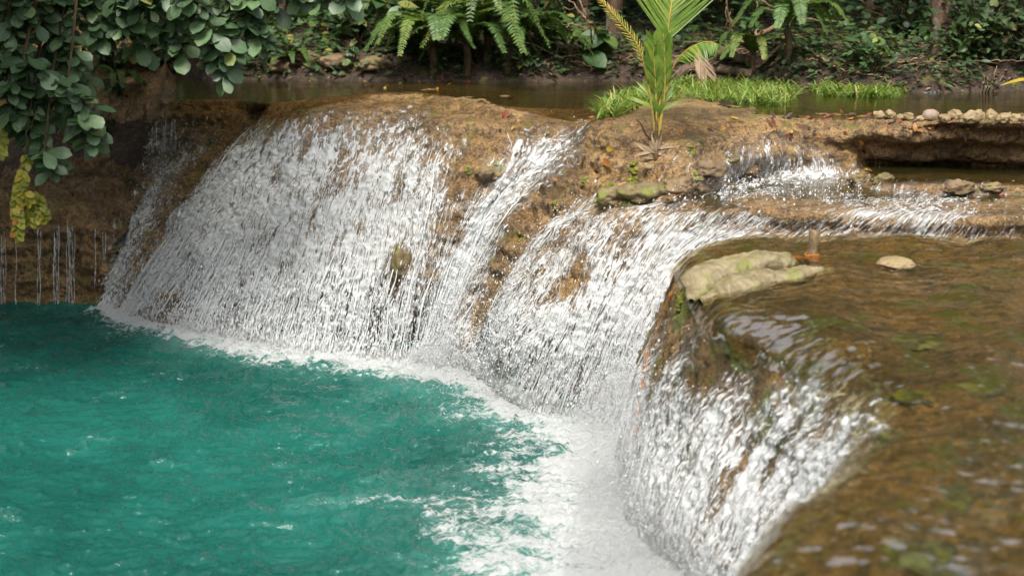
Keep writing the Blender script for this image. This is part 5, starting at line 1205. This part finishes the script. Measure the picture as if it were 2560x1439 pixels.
# ------------------------------------------------------------------ fallen leaves
FL = {'red': ('red_leaf', (0.34, 0.055, 0.02)), 'orange': ('orange_leaf', (0.52, 0.20, 0.03)), 'yellow': ('yellow_leaf', (0.58, 0.40, 0.06)), 'brown': ('brown_leaf', (0.15, 0.075, 0.045)), 'purple-brown': ('dark_leaf', (0.07, 0.035, 0.035))}
for k, (nm, c) in FL.items(): M['fl_' + k] = make_leaf('fallen_' + nm, [(0, tuple(q * .35 for q in c)), (1, tuple(q * .68 for q in c))], .5, .1, .2)
def fallen(px, py, col, size, place, off=.02):
    q, n = hit(px, py); lb = LeafBuf(); nn = np.array(n) + rng.normal(0, .22, 3); d = np.cross(nn, rng.normal(size=3))
    q = q + n * off
    lb.add((0, 0, 0), d, nn, size, size * rng.uniform(.38, .5), 'lance', rng.uniform(-.5, .8), rng.uniform(.1, .4))
    o = lb.build('fallen_leaf', M['fl_' + col]); o.location = q
    tag(o, '%s fallen leaf %s' % (col, place), 'leaf', 'fallen leaves %s' % place)
CL = ['red', 'orange', 'yellow', 'brown', 'purple-brown']
def scatter(n, poly, place, wts, size=(.05, .115), off=.02):
    xs = [p[0] for p in poly]; ys = [p[1] for p in poly]; k = 0
    while k < n:
        x, y = rng.uniform(min(xs), max(xs)), rng.uniform(min(ys), max(ys)); ins = False; j = len(poly) - 1
        for i in range(len(poly)):
            if ((ys[i] > y) != (ys[j] > y)) and x < (xs[j] - xs[i]) * (y - ys[i]) / (ys[j] - ys[i] + 1e-9) + xs[i]: ins = not ins
            j = i
        if ins: k += 1
        if ins and rng.random() < .75: fallen(x, y, CL[rng.choice(5, p=wts)], rng.uniform(*size), place, off)
scatter(34, [(880,205),(1180,203),(1200,228),(900,222)], 'washed up along the crest of the dome', [.35, .25, .15, .15, .1], off=.03)
scatter(30, [(1200,238),(1500,238),(1510,300),(1260,330),(1200,290)], 'on the crest between dome and grass', [.3, .15, .15, .2, .2])
scatter(26, [(1480,330),(1640,400),(1430,560),(1270,620),(1330,480)], 'on the brown ridge beside the chute', [.15, .15, .1, .4, .2])
scatter(30, [(1920,287),(2200,287),(2200,300),(1940,298)], 'in the red drift at the edge of the upper pool', [.4, .2, .05, .2, .15])
scatter(46, [(2200,305),(2560,305),(2560,345),(2220,330)], 'on the ledge in front of the row of stones', [.15, .1, .05, .35, .35])
scatter(26, [(1680,290),(2160,300),(2150,365),(1960,360),(1700,330)], 'on the tan rock above the small fall', [.2, .3, .2, .2, .1])
scatter(24, [(2120,385),(2290,380),(2290,420),(2100,430)], 'on the low rock under the overhanging ledge', [.1, .2, .1, .35, .25])
scatter(20, [(2130,440),(2560,450),(2560,500),(2200,480)], 'on the low rock dam', [.1, .1, .1, .4, .3])
scatter(14, [(1440,440),(1740,420),(1740,480),(1500,520)], 'on the mossy ledge', [.2, .1, .05, .35, .3])
scatter(16, [(150,470),(340,475),(330,540),(150,530)], 'on the dark shelf at left', [.2, .35, .05, .3, .1])
for x, y, c, s, pl in [(1255,297,'red',.16,'lying bright beside the splash at the dome crest'),(1520,368,'yellow',.15,'alone on the rock left of the palm'),(1512,400,'orange',.17,'sliding down the rock left of the palm'),(1970,368,'yellow',.2,'at the brink of the small fall'),(1830,268,'purple-brown',.3,'curled at the water edge behind the palm')]: fallen(x, y, c, s, pl, .03)
